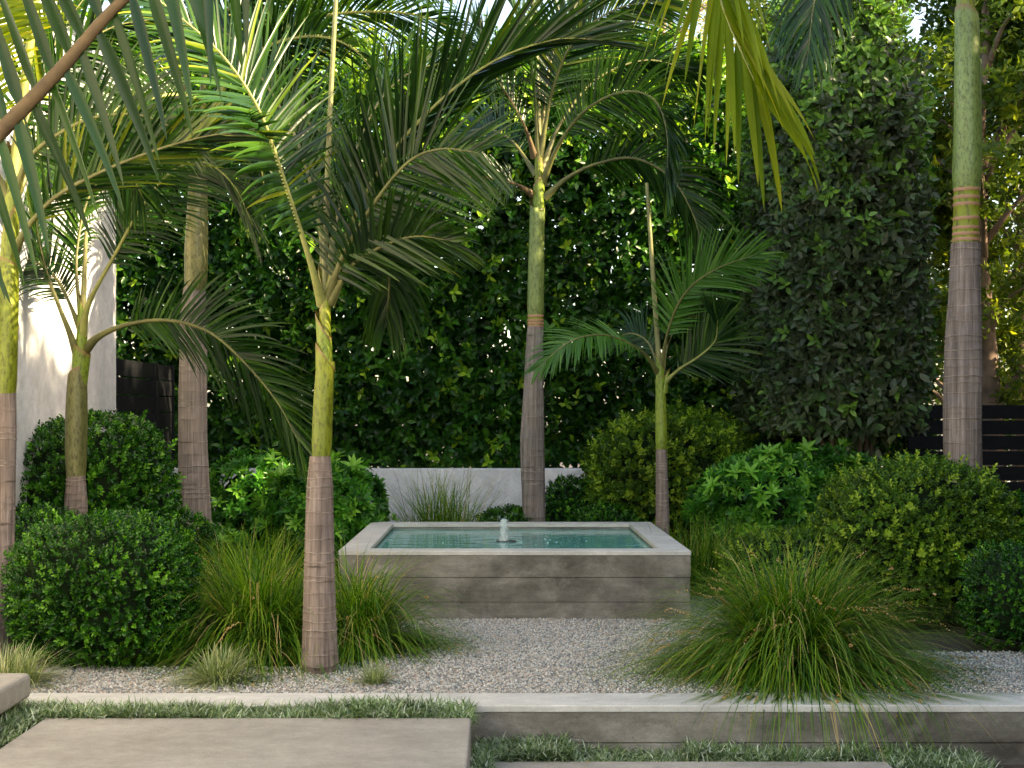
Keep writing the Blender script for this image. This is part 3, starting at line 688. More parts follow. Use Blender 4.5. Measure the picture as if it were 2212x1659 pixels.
class Palm:
    def __init__(s, label, d, base, group='palms around the basin'):
        b = W(base[0], 0, d); s.d = d
        s.t = thing('palm_tree', label, 'palm tree', (b.x, b.y, 0), group)
        s.leaf = []; s.indiv = 0
    def trunk(s, pts, ring=.075, mat='trunk', seed=1, amp=.004):
        mb = MB(); lathe_col(mb, pts, s.d, ring, amp, n=24, seed=seed); mb.obj('trunk', M[mat], s.t, True)
    def shaft(s, pts, mat='shaft', seed=1, slant=.02):
        mb = MB(); lathe_col(mb, pts, s.d, None, 0, n=22, seed=seed, slant=slant, amp2=.015); mb.obj('crownshaft', M[mat], s.t, True)
    def sheath(s, *a, mat='shaft', **k):
        mb = MB(); sheath(mb, *a[:-1], s.d, a[-1], **k); mb.obj('leaf_sheath', M[mat], s.t, True)
    def spear(s, pts, w0, w1, mat='spear'):
        mb = MB(); P = cr([W(u, v, s.d) for u, v in pts], 16); tube(mb, P, np.linspace(w0, w1, 16) / 2 * s.d / F, 8); mb.obj('spear_leaf', M[mat], s.t, True)
    def frond(s, pts, L=.5, n=44, roll=60, d1=None, mid=None, lift=.25, g=.5, w=.030, mat='frond', rmat='rachis', rw=.016, a0=70, a1=24, s0=.22, sides=(1, -1), seg=7, seed=0, asym=0, lmin=.35, young=0, lo=.0, hi=.8):
        L *= 1.22; a0 = a0 if a0 != 70 else 62; a1 = a1 if a1 != 24 else 17
        r = random.Random(seed + 991); d0 = s.d; d1 = d0 if d1 is None else d1
        m = len(pts); P3 = []
        for i, p in enumerate(pts):
            d = p[2] if len(p) > 2 else d0 + (d1 - d0) * (i / (m - 1))
            P3.append(W(p[0], p[1], d))
        C = cr(P3, 60); T = norm(np.gradient(C, axis=0))
        fr = thing_part = None
        mb = MB(); rad = rw * np.linspace(1, .0, 60) ** .8 * .9 + .0022
        rad[:14] += rw * 1.1 * np.linspace(1, 0, 14) ** 2
        tube(mb, C, rad, 7, squash=.8)
        fo = mb.obj('frond', M[rmat], s.t, True)
        ch = C[-1] - C[0]; B = np.cross(ch, [0, 0, 1]); B = B / np.linalg.norm(B)
        n = int(n * 1.2); w *= .92
        for k in range(n):
            for sd in sides:
                q = (k + .5 + (.25 if sd > 0 else 0) + r.uniform(-.15, .15)) / n
                sp = s0 + (1 - s0) * min(q, .995); f = sp * 59; i = int(min(f, 58)); fr_ = f - i
                p = C[i] * (1 - fr_) + C[i + 1] * fr_; t = norm(T[i] * (1 - fr_) + T[min(i + 1, 59)] * fr_)
                S = norm(B - t * np.dot(B, t)); N = np.cross(S, t)
                if N[2] < 0 and abs(roll) < 1: pass
                ro = R(roll + r.uniform(-7, 7)); S2 = S * math.cos(ro) + N * math.sin(ro); N2 = -S * math.sin(ro) + N * math.cos(ro)
                al = R(a0 + (a1 - a0) * q ** 1.2 + r.uniform(-6, 6) + sd * asym)
                v = lift + r.uniform(-.08, .08)
                dr = math.cos(al) * t + math.sin(al) * (sd * S2 * math.cos(v) + N2 * math.sin(v))
                prof = (lmin + (1 - lmin) * math.sin(min(1, q * 2.6) * math.pi / 2)) * (1 - .52 * max(0, (q - .5) / .5) ** 1.5)
                ln = L * prof * r.uniform(.9, 1.06)
                # blade
                V = []; cur = p.copy(); dd = dr.copy(); ww = w * (.75 + .25 * prof) * r.uniform(.85, 1.1)
                gg = g * r.uniform(.7, 1.4); tw = r.gauss(0, .35); cw_, sw_ = math.cos(tw), math.sin(tw)
                for j in range(seg + 1):
                    u = j / seg; wd = ww * .5 * (min(1, .28 + u * 4.5)) * (1 - u) ** .62 + .0005
                    nb = norm(np.cross(t, dd) * sd + 1e-6); side = norm(np.cross(dd, nb))
                    nb, side = nb * cw_ + side * sw_, side * cw_ - nb * sw_
                    V += [cur + side * wd + nb * wd * .35, cur, cur - side * wd + nb * wd * .35]
                    dd = norm(dd + np.array([0, 0, -1.]) * gg / seg * (.25 + u * 1.5)); cur = cur + dd * ln / seg
                f4 = []
                for j in range(seg):
                    o = j * 3; f4 += [(o, o + 1, o + 4, o + 3), (o + 1, o + 2, o + 5, o + 4)]
                rv = r.uniform(lo, hi) if r.random() > young else r.uniform(.86, 1)
                s.leaf.append((fo, np.array(V), f4, np.repeat(np.clip(rv + .18 * np.linspace(0, 1, seg + 1) ** 4, 0, 1), 3), mat, ln * ww * (F / p[1]) ** 2))
        return fo
    def done(s):
        order = sorted(range(len(s.leaf)), key=lambda i: -s.leaf[i][5])[:300]; pick = set(order)
        rest = {}
        for i, (fo, V, f4, rv, mat, _) in enumerate(s.leaf):
            if i in pick:
                mb = MB(); c = V[0]; mb.add(V, None, f4, rv); mb.obj('leaflet', M[mat], fo, False)
            else:
                rest.setdefault(mat, MB()).add(V, None, f4, rv)
        if rest:
            mats = list(rest); allm = MB(); idx = []
            for k, mt in enumerate(mats):
                b = rest[mt]; allm.add(np.concatenate(b.v), None, np.concatenate(b.f4), np.concatenate(b.r)); idx += [k] * sum(len(f) for f in b.f4)
            me = allm.mesh('leaflets')
            for mt in mats: me.materials.append(M[mt])
            me.polygons.foreach_set('material_index', np.array(idx, np.int32))
            link('leaflets', me, None, s.t, kind='stuff')

# A: front palm left of the basin
p = Palm('front palm with a grey furrowed trunk standing in the gravel left of the basin', 7.4, (690, 0))
p.trunk([(690, 1462, 60), (691, 1432, 82), (691, 1380, 76), (690, 1250, 68), (690, 1130, 62), (691, 1050, 56), (692, 985, 44)], .055, 'trunk', 3)
p.shaft([(694, 986, 40), (695, 960, 44), (698, 880, 44), (702, 800, 41), (703, 772, 44)], 'shaftyellow', 3, .085)
p.sheath((703, 700), 820, 700, 34, 33, 2.8, mat='shaft', tall=.08)
p.sheath((702, 702), 740, 640, 25, 25, 0.2, mat='shaftyellow', tall=.08)
p.sheath((701, 697), 690, 605, 19, 18, 2.8, mat='shaftyellow', tall=.10)
p.spear([(700, 640), (706, 420), (716, 180), (727, -20)], 14, 9)
p.frond([(697, 660), (672, 570), (617, 400), (560, 240), (480, 120), (380, 30), (300, -30)], L=.54, n=64, roll=70, d1=6.6, g=.3, lift=.2, w=.032, rmat='rachisyellow', seed=1, young=.06, lo=.15, a0=86, a1=28)
p.frond([(706, 650), (742, 552), (805, 444), (880, 352), (950, 322), (1035, 330)], L=.50, n=58, roll=78, d1=6.7, g=.2, lift=.15, rmat='rachis', seed=2, s0=.10, a0=84, a1=30)
p.frond([(704, 650), (765, 470), (848, 327), (965, 205), (1080, 125), (1200, 85), (1290, 85)], L=.55, n=60, roll=28, d1=6.9, g=.12, lift=.5, seed=3, young=.05, a0=48, a1=14, s0=.22, w=.034, rmat='rachisyellow')
p.frond([(712, 655), (760, 575), (830, 530), (900, 510), (975, 520)], L=.36, n=44, roll=42, d1=6.9, g=.35, lift=.15, seed=4)
p.frond([(712, 650), (762, 560), (815, 535), (840, 590), (835, 690)], L=.42, n=40, roll=40, d1=7.8, g=1.1, lift=.05, seed=5, a0=50)
p.frond([(700, 650), (690, 480), (640, 300), (560, 160), (480, 60)], L=.5, n=44, roll=50, d1=8.3, g=.4, seed=6)
p.frond([(704, 640), (735, 430), (800, 250), (880, 160), (980, 130)], L=.5, n=46, roll=60, d1=8.6, g=.6, seed=7)
p.done()

# B: thick grey trunk
p = Palm('thick grey ringed palm rising behind the left shrubs near the gate', 11.5, (418, 0))
p.trunk([(424, 1275, 72), (424, 1160, 68), (420, 1080, 66), (417, 960, 62), (416, 860, 62), (418, 770, 60), (416, 700, 56), (420, 620, 46)], .075, 'trunkgrey', 5)
p.shaft([(421, 628, 46), (423, 600, 50), (424, 540, 50), (426, 470, 46), (428, 380, 38), (430, 300, 32)], 'shaftolive', 5)
p.sheath((430, 432), 330, 240, 32, 24, 2.5, mat='shaft', tall=.2)
B = dict(L=.62, g=.9, w=.036, rw=.024)
p.frond([(432, 300), (500, 160), (590, 95), (690, 78), (770, 110), (825, 190), (850, 290)], n=72, roll=20, d1=10.6, seed=11, rmat='rachisyellow', **B)
p.frond([(432, 290), (520, 120), (660, 45), (800, 25), (930, 40), (1015, 95), (1050, 170)], n=76, roll=18, d1=10.8, seed=12, rmat='rachisyellow', **B)
p.frond([(430, 300), (440, 225), (380, 205), (290, 222), (200, 262), (110, 310), (60, 380)], n=62, roll=55, d1=9.8, seed=13, rmat='rachisyellow', L=.6, g=.4, w=.036, rw=.022)
p.frond([(428, 300), (400, 180), (340, 70), (260, 0), (160, -30)], n=56, roll=35, d1=10.6, seed=14, **B)
p.frond([(430, 280), (450, 120), (500, 10), (580, -60), (700, -80)], n=56, roll=40, d1=11, seed=15, **B)
p.frond([(432, 330), (500, 260), (600, 240), (700, 290), (760, 400)], n=56, roll=35, d1=10.4, seed=16, **B)
p.frond([(428, 330), (360, 270), (270, 270), (190, 330), (150, 430)], n=50, roll=35, d1=10.7, seed=17, **B)
p.frond([(430, 320), (470, 250), (520, 270), (560, 350), (575, 450)], n=46, roll=30, d1=12.4, seed=18, **B)
p.frond([(430, 300), (480, 180), (560, 130), (640, 160), (700, 260)], n=56, roll=30, d1=12.6, seed=100, **B)
p.frond([(430, 290), (400, 120), (430, 0), (500, -90)], n=50, roll=50, d1=12.4, seed=101, **B)
p.frond([(430, 260), (470, 60), (620, -40), (780, -60), (930, -30)], n=60, roll=25, d1=12.4, seed=19, **B)
p.done()

# C: slim left palm
p = Palm('slim palm with a Y shaped crown in front of the white house wall', 9.5, (163, 0))
p.trunk([(162, 1330, 60), (163, 1250, 58), (163, 1150, 54), (164, 1080, 48), (164, 1028, 40)], .045, 'trunk', 7, .005)
p.shaft([(164, 1030, 40), (164, 1000, 44), (165, 930, 48), (166, 860, 45), (167, 805, 40)], 'shaftolive', 7, .05)
p.sheath((169, 178), 850, 752, 34, 35, 3.1, mat='shaft', tall=.05)
p.sheath((174, 178), 780, 690, 26, 22, .1, mat='shaft', tall=.05)
p.sheath((176, 178), 720, 650, 20, 14, 3.0, mat='shaft', tall=.05)
p.spear([(178, 690), (182, 600), (186, 500)], 14, 8)
p.frond([(170, 775), (150, 718), (127, 660), (92, 560), (72, 434), (80, 330), (120, 230)], L=.42, n=56, roll=70, d1=9.2, g=.55, lift=.15, seed=21, s0=.30, rw=.018)
p.frond([(178, 730), (192, 655), (247, 553), (305, 450), (370, 372), (440, 350), (505, 400), (548, 490)], L=.46, n=66, roll=65, d1=8.6, g=.45, lift=.15, seed=22, rmat='rachisyellow', s0=.26)
p.frond([(186, 755), (212, 728), (262, 705), (330, 692), (395, 697), (460, 722), (530, 785), (600, 870), (650, 965)], L=.52, n=64, roll=68, d1=8.9, g=.42, lift=.12, seed=23, s0=.20, w=.032, rw=.018)
p.frond([(176, 700), (165, 560), (190, 430), (250, 350), (330, 300)], L=.42, n=48, roll=60, d1=9.9, g=.5, seed=24, rw=.014)
p.frond([(174, 710), (120, 600), (50, 560), (-20, 600)], L=.42, n=40, roll=60, d1=9.9, g=.7, seed=25, rw=.014)
p.done()

# D: palm at the left edge
p = Palm('yellow green palm cut by the left edge of the picture', 8.0, (8, 0))
p.trunk([(-25, 1440, 75), (-12, 1340, 62), (0, 1200, 58), (5, 1050, 54), (8, 950, 52), (10, 848, 46)], .07, 'trunk', 9)
p.shaft([(10, 850, 46), (12, 820, 48), (16, 700, 46), (18, 600, 44), (19, 565, 42)], 'shaftyellow', 9, .03)
p.sheath((18, 22), 600, 470, 40, 36, 0.2, mat='shaftyellow', tall=.12)
p.sheath((22, 30), 520, 350, 34, 24, 3.0, mat='shaftyellow', tall=.14)
p.sheath((28, 36), 420, 300, 24, 18, .2, mat='shaftyellow', tall=.16)
p.spear([(30, 380), (48, 220), (70, 60), (82, -30)], 26, 16, 'rachisyellow')
p.frond([(30, 545), (60, 490), (120, 425), (220, 370), (333, 325), (440, 295), (534, 283)], L=.50, n=60, roll=30, d1=7.0, g=.15, lift=.35, a0=42, a1=14, seed=31, s0=.15, young=.12)
p.frond([(34, 420), (60, 345), (125, 290), (210, 252), (310, 250), (400, 290)], L=.46, n=50, roll=60, d1=7.4, g=.5, seed=32, s0=.15)
p.frond([(30, 420), (60, 250), (140, 130), (240, 60), (340, 40)], L=.5, n=50, roll=55, d1=8.6, g=.5, seed=33, young=.1)
p.frond([(20, 430), (-40, 300), (-60, 150), (-20, 30), (60, -50)], L=.55, n=50, roll=60, d1=7.4, g=.4, seed=34, mat='frondlight')
p.frond([(30, 430), (90, 330), (180, 300), (260, 340), (310, 430)], L=.46, n=46, roll=50, d1=8.8, g=.7, seed=102)
p.frond([(28, 400), (70, 240), (120, 90), (200, -30)], L=.5, n=44, roll=60, d1=8.8, g=.4, seed=35)
p.done()

# E: nearest palm, out of frame at left, one frond reaches in
p = Palm('nearest palm at the far left whose broad frond crosses the top left corner', 3.9, (-340, 0))
p.trunk([(-345, 1990, 130), (-342, 1880, 118), (-340, 1600, 108), (-338, 1350, 104)], .09, 'trunk', 12)
p.shaft([(-338, 1352, 100), (-334, 1250, 100), (-320, 900, 84), (-300, 700, 70)], 'shaft', 12)
p.sheath((-305, -280), 760, 560, 66, 44, .2, mat='shaft', tall=.1)
p.frond([(-300, 740), (-190, 520), (-80, 372), (0, 285), (130, 150), (250, 15), (400, -110), (600, -190), (760, -190)], L=.40, n=19, roll=86, d1=3.9, g=.35, lift=.0, asym=-26, w=.050, rmat='rachisbrown', rw=.036, seed=41, s0=.25, a0=92, a1=80, seg=9, lo=.1, hi=.6, lmin=.8)
p.frond([(-300, 740), (-420, 480), (-560, 330), (-700, 300)], L=.5, n=26, roll=50, d1=4.2, g=.8, w=.044, seed=42, rw=.02)
p.frond([(-300, 730), (-340, 430), (-300, 200), (-180, -60)], L=.5, n=26, roll=50, d1=4.6, g=.6, w=.044, seed=43, rw=.02)
p.done()

# G: right palm
p = Palm('tall pale trunked palm on the right with red and green rings below its shaft', 9.9, (2082, 0))
p.trunk([(2090, 1420, 84), (2088, 1200, 82), (2082, 1060, 80), (2079, 950, 79), (2080, 800, 78), (2081, 720, 75), (2084, 640, 68), (2085, 560, 64), (2086, 525, 62)], .085, 'trunk', 15, .005)
mb = MB(); lathe_col(mb, [(2086, 526, 56), (2087, 470, 54), (2088, 430, 55), (2088, 405, 55)], p.d, .082, .004, rwid=2.2, kmin=.9, n=24, seed=4)
mm = Mt('green ringed stem', .5, .4); c = mm.ramp(mm.noise(20, 5, .7, stretch=(1, 1, .3)), [(.35, (.09, .085, .01)), (.5, (.24, .27, .015))]); mm.color(mm.mix(mm.ramp(mm.attr(), [(.0, 0.), (.6, 1.)]), c, (.42, .22, .13)))
mb.obj('ringed_stem', mm.m, p.t, True)
p.shaft([(2088, 408, 55), (2089, 370, 62), (2090, 320, 60), (2090, 200, 57), (2089, 60, 52), (2088, 30, 50)], 'shaftpale', 15, .06)
p.sheath((2089, 2086), 80, -60, 46, 34, 3.2, mat='shaftyellow', tall=.2)
p.sheath((2087, 2084), -20, -150, 34, 22, 0.2, mat='shaftyellow', tall=.2)
p.frond([(2086, -60, 9.9), (1990, -330, 8.6), (1820, -470, 7.2), (1640, -400, 6.2), (1545, -200, 5.7), (1552, -20, 5.5), (1605, 120, 5.4), (1650, 215, 5.4)], L=.86, n=58, roll=12, g=.75, lift=.05, w=.052, mat='frondlight', rmat='rachisyellow', rw=.022, seed=51, s0=.32, a0=34, a1=15, seg=9, lmin=.7, lo=.0, hi=.7)
p.frond([(2086, -60), (2000, -230), (1900, -260), (1800, -160), (1760, 0), (1745, 120)], L=.6, n=50, roll=40, d1=9.0, g=1.1, seed=52, w=.036)
p.frond([(2088, -80), (2150, -260), (2280, -330), (2400, -240)], L=.6, n=40, roll=40, d1=9, g=.8, seed=53, w=.036)
p.frond([(2088, -90), (2100, -300), (2160, -500), (2260, -640)], L=.6, n=40, roll=40, d1=10.6, g=.6, seed=54, w=.036)
p.frond([(2086, -90), (2040, -330), (1930, -520), (1780, -560)], L=.6, n=40, roll=40, d1=11, g=.6, seed=55, w=.036)
p.done()

# H: centre back palm
p = Palm('slender palm standing behind the basin in the centre', 12.6, (1150, 0))
p.trunk([(1154, 1225, 50), (1153, 1130, 50), (1152, 1060, 50), (1150, 960, 52), (1151, 900, 48), (1153, 820, 42), (1155, 740, 37), (1157, 706, 36)], .075, 'trunkgrey', 17)
mb = MB(); lathe_col(mb, [(1157, 708, 34), (1157, 680, 34)], p.d, .05, .005, rwid=2.2, kmin=.9, n=24, seed=4); mb.obj('ringed_stem', mm.m, p.t, True)
p.shaft([(1157, 682, 34), (1157, 660, 37), (1158, 600, 36), (1159, 520, 33), (1161, 440, 33)], 'shaftpale', 17, .07)
p.sheath((1162, 1164), 480, 385, 25, 25, 0.1, mat='shaft', tall=.07)
p.sheath((1164, 1165), 420, 340, 19, 19, 3.1, mat='shaftyellow', tall=.07)
p.sheath((1164, 1166), 370, 320, 17, 14, 0.2, mat='shaftyellow', tall=.1)
p.spear([(1165, 340), (1160, 160), (1151, -20)], 13, 9)
H = dict(w=.034, rw=.020)
p.frond([(1170, 400), (1205, 317), (1255, 247), (1322, 205), (1385, 200), (1425, 232), (1442, 300), (1440, 400)], L=.58, n=72, roll=58, d1=11.4, g=.7, lift=.2, seed=61, **H)
p.frond([(1155, 340), (1138, 285), (1105, 222), (1058, 145), (1030, 60)], L=.5, n=48, roll=65, d1=12, g=.3, seed=62, rmat='rachisbrown', **H)
p.frond([(1150, 420), (1118, 400), (1070, 388), (1010, 382), (945, 400)], L=.46, n=46, roll=58, d1=12, g=.5, seed=63, rmat='rachisbrown', **H)
p.frond([(1176, 428), (1222, 387), (1285, 355), (1370, 342), (1450, 385), (1500, 470), (1520, 560)], L=.55, n=62, roll=50, d1=12.2, g=.7, seed=64, **H)
p.frond([(1166, 340), (1195, 190), (1240, 90), (1330, 20), (1450, 0)], L=.6, n=56, roll=60, d1=12, g=.4, seed=65, young=.06, **H)
p.frond([(1164, 340), (1150, 160), (1120, 40), (1060, -60)], L=.6, n=48, roll=55, d1=12.2, g=.3, seed=66, **H)
p.frond([(1168, 370), (1215, 260), (1290, 170), (1400, 130), (1510, 160)], L=.55, n=56, roll=55, d1=13.2, g=.6, seed=67, **H)
p.frond([(1166, 330), (1190, 130), (1250, 0), (1320, -90)], L=.6, n=48, roll=60, d1=12.8, g=.3, seed=68, **H)
p.frond([(1160, 380), (1100, 300), (1030, 280), (960, 320)], L=.5, n=44, roll=45, d1=13.4, g=.7, seed=69, **H)
p.done()

# I: smallest palm
p = Palm('smallest palm with a bright left frond, right of the basin', 11.6, (1430, 0))
p.trunk([(1431, 1255, 32), (1431, 1120, 29), (1430, 1050, 27), (1429, 970, 24)], .05, 'trunk', 19, .003)
p.shaft([(1429, 972, 23), (1429, 950, 27), (1428, 900, 25), (1427, 850, 22), (1426, 815, 22)], 'shaft', 19, .02)
p.sheath((1427, 1426), 835, 780, 22, 17, 3.0, mat='shaft', tall=.08)
p.sheath((1432, 1440), 850, 805, 20, 14, 0.1, mat='shaft', tall=.05)
p.spear([(1425, 800), (1412, 620), (1397, 395)], 12, 8)
I_ = dict(rw=.014, w=.028)
p.frond([(1423, 808), (1390, 762), (1330, 730), (1280, 724), (1225, 742), (1160, 795)], L=.33, n=48, roll=35, d1=10.6, g=.55, lift=.1, seed=71, mat='frondfresh', **I_)
p.frond([(1434, 828), (1468, 797), (1510, 770), (1545, 735), (1550, 690)], L=.42, n=44, roll=70, d1=11.2, g=.25, lift=.2, seed=72, rmat='rachisyellow', **I_)
p.frond([(1427, 800), (1446, 705), (1483, 630), (1550, 580), (1640, 548)], L=.40, n=50, roll=66, d1=11.0, g=.3, lift=.15, seed=73, mat='frondfresh', **I_)
p.frond([(1430, 805), (1445, 735), (1480, 690), (1525, 685), (1560, 720)], L=.4, n=40, roll=50, d1=12.3, g=.9, seed=74, **I_)
p.frond([(1424, 800), (1400, 740), (1360, 720), (1320, 740)], L=.32, n=36, roll=55, d1=12.2, g=.6, seed=75, **I_)
p.done()

# ------------------------------------------------------------------ grasses
def clump(name, label, cat, u, d, n, L, spread=.12, el=(30, 85), mat='grass', w=.0042, g=1.6, seeds=0, az=None, seg=8, z0=0.0, group=None, seed=0, tallk=.62):
    r = np.random.default_rng(seed + 50); cx = (u - CU) / F * d
    t = thing(name, label, cat, (cx, d, z0), group)
    th = r.uniform(0, 2 * math.pi, n) if az is None else R(az[0]) + r.normal(0, R(az[1]), n)
    E = R(el[0]) + (R(el[1]) - R(el[0])) * r.uniform(0, 1, n) ** 1.15
    ln = L * r.uniform(.6, 1.12, n) * (1.25 - tallk * np.degrees(E) / 90)
    rr = spread * np.sqrt(r.uniform(0, 1, n)); a = r.uniform(0, 6.28, n)
    P = np.stack([cx + rr * np.cos(a) + .25 * spread * np.cos(th), d + rr * np.sin(a), np.full(n, z0 - .01)], 1)
    D = np.stack([np.cos(E) * np.cos(th), np.cos(E) * np.sin(th), np.sin(E)], 1)
    D += r.normal(0, .05, (n, 3)); D = norm(D)
    gg = g * r.uniform(.5, 1.4, n)
    side = norm(np.cross(D, [0, 0, 1.])) ; pts = []
    for j in range(seg + 1):
        s = j / seg; wd = (w * r.uniform(.8, 1.2, n) * .5 * (1 - s ** 2.5) + .0003)[:, None]
        pts.append(np.stack([P + side * wd, P - side * wd], 1))
        D = norm(D + np.array([0, 0, -1.]) * (gg / seg * (.2 + 1.6 * s))[:, None] + r.normal(0, .02, (n, 3)))
        st = (ln / seg)[:, None]; Pn = P + D * st
        # rest on the bed / wall top rather than dive through it
        zmin = np.where(Pn[:, 1] > WALLF - .02, np.where(Pn[:, 1] < WALLB, ZT + .006, z0 + .006), -.2)
        Pn[:, 2] = np.maximum(Pn[:, 2], zmin)
        P = Pn
    V = np.stack(pts, 1).reshape(n, -1, 3); k = V.shape[1]
    f = np.array([(2 * j, 2 * j + 1, 2 * j + 3, 2 * j + 2) for j in range(seg)])
    f4 = (f[None] + (np.arange(n) * k)[:, None, None]).reshape(-1, 4)
    rv = np.clip(r.uniform(0, .82, n), 0, 1); rv[r.uniform(size=n) < .07] = .97
    rv2 = np.clip(rv[:, None] + .15 * np.repeat(np.linspace(0, 1, seg + 1), 2)[None] ** 3, 0, 1)
    mb = MB(); mb.add(V.reshape(-1, 3), None, f4, rv2.ravel()); mb.obj('blades', M[mat], t, kind='stuff')
    if seeds:
        idx = r.choice(n, seeds, replace=False); Q = []; 
        for i in idx:
            c = V[i].reshape(seg + 1, 2, 3).mean(1); a0_, a1_ = sorted(r.uniform(.45, .98, 2)); a1_ = min(a1_, a0_ + .22)
            for s in np.linspace(a0_, a1_, 15):
                f_ = s * seg; q = int(min(f_, seg - 1)); pos = c[q] + (c[q + 1] - c[q]) * (f_ - q); Q.append(pos + r.normal(0, .0035, 3))
        Q = np.array(Q); m_ = len(Q)
        TV = np.array([[1, 0, 0], [-1, 0, 0], [0, 1, 0], [0, -1, 0], [0, 0, 1.3], [0, 0, -1.3]], float)
        T3 = np.array([[0, 2, 4], [2, 1, 4], [1, 3, 4], [3, 0, 4], [2, 0, 5], [1, 2, 5], [3, 1, 5], [0, 3, 5]])
        sb = MB(); scatter(sb, TV, T3, None, frames(norm(r.normal(size=(m_, 3))), r.uniform(0, 6, m_)), Q, r.uniform(.003, .0058, m_), r.uniform(0, 1, m_))
        sb.obj('seed_heads', M['seed'], t, kind='stuff')
    return t
GG = 'arching grass clumps'
clump('grass_clump', 'big arching grass clump left of the front palm trunk', 'grass clump', 560, 8.05, 3000, 1.06, .16, (6, 80), seeds=40, group=GG, seed=1, g=2.1, w=.0064, tallk=.58)
clump('grass_clump', 'arching grass clump spilling right from behind the front palm trunk', 'grass clump', 770, 8.1, 1900, .84, .12, (8, 80), seeds=26, group=GG, seed=2, g=2.2, w=.0064, tallk=.38)
clump('grass_clump', 'huge seeding grass clump spilling over the retaining wall on the right', 'grass clump', 1715, 7.35, 5200, 1.14, .15, (6, 80), seeds=200, group=GG, seed=3, g=2.0, w=.0066, tallk=.62)
clump('grass_clump', 'wispy grass clump behind the basin in front of the white wall', 'grass clump', 955, 12.6, 900, 1.15, .25, (35, 85), group=GG, seed=4, g=1.2, w=.0065, tallk=.45)
clump('grass_clump', 'grass clump growing at the right side of the basin', 'grass clump', 1520, 10.6, 1100, .8, .25, (25, 85), group=GG, seed=5, g=1.3, w=.006, tallk=.5)
clump('grass_clump', 'thin grass tuft near the foot of the thick grey trunk', 'grass clump', 530, 9.6, 800, .8, .25, (35, 85), group=GG, seed=6, g=1.2, w=.0055, tallk=.5)
VG = 'small pale grass tufts'
clump('pale_grass_tuft', 'pale variegated grass tuft on the gravel left of the front palm', 'grass tuft', 478, 7.1, 520, .30, .07, (5, 85), 'variegated', .0062, 1.0, group=VG, seed=7, seg=6)
clump('pale_grass_tuft', 'tiny pale grass tuft on the gravel right of the front palm foot', 'grass tuft', 808, 7.05, 200, .19, .035, (20, 85), 'variegated', .0052, .8, group=VG, seed=8, seg=6)
clump('pale_grass_tuft', 'pale grass tuft behind the highest paver at the left edge', 'grass tuft', 25, 7.0, 700, .34, .12, (15, 85), 'variegated', .0058, 1.1, group=VG, seed=9, seg=6)

# ------------------------------------------------------------------ ground cover
def cover(name, label, zones, seed):
    r = np.random.default_rng(seed); Ps = []
    for x0, x1, y0, y1, zf, n in zones:
        x = r.uniform(x0, x1, n); y = r.uniform(y0, y1, n); q = np.stack([x, y, np.zeros(n)], 1)
        q[:, 2] = zf + .028 * wob(q, 5, 6) + r.uniform(-.02, .02, n)
        q[:, 1] = np.minimum(q[:, 1], WALLF - .012); Ps.append(q)
    P = np.concatenate(Ps); n = len(P)
    th = r.uniform(0, 6.28, n); E = R(0) + R(58) * r.uniform(0, 1, n) ** 1.4
    D = np.stack([np.cos(E) * np.cos(th), np.cos(E) * np.sin(th), np.sin(E)], 1); ln = r.uniform(.035, .08, n)
    side = norm(np.cross(D, [0, 0, 1.])); pts = []
    for j in range(4):
        s = j / 3; wd = .0024 * (1 - s ** 2) + .0003; pts.append(np.stack([P + side * wd, P - side * wd], 1)); D = norm(D + [0, 0, -.45 * s]); P = P + D * (ln / 3)[:, None]
        P[:, 1] = np.minimum(P[:, 1], WALLF + .10 * (P[:, 2] > ZT))
    V = np.stack(pts, 1).reshape(n, -1, 3); f = np.array([(2 * j, 2 * j + 1, 2 * j + 3, 2 * j + 2) for j in range(3)])
    f4 = (f[None] + (np.arange(n) * 8)[:, None, None]).reshape(-1, 4)
    mb = MB(); mb.add(V.reshape(-1, 3), None, f4, np.repeat(r.uniform(0, 1, n) ** .75, 8))
    o = mb.obj(name, M['cover'], kind='stuff'); props(o, label, 'ground cover'); return o
cover('groundcover', 'silvery green mat of groundcover between the upper left pavers and the wall',
      [(-3.4, -.12, 6.13, 6.40, .022, 20000), (-3.4, -2.12, 5.0, 6.2, .005, 17000), (-.42, -.14, 6.16, 6.40, -.02, 1200)], 5)
cover('groundcover', 'silvery green groundcover in the lower gap between paver and wall face',
      [(-.11, 2.3, 6.12, 6.39, -.205, 11000), (-.115, -.03, 5.2, 6.3, -.15, 2600), (-.11, .35, 6.13, 6.37, -.15, 3500), (.9, 1.75, 6.2, 6.38, -.17, 4500), (1.82, 2.3, 5.2, 6.2, -.21, 5000)], 6)

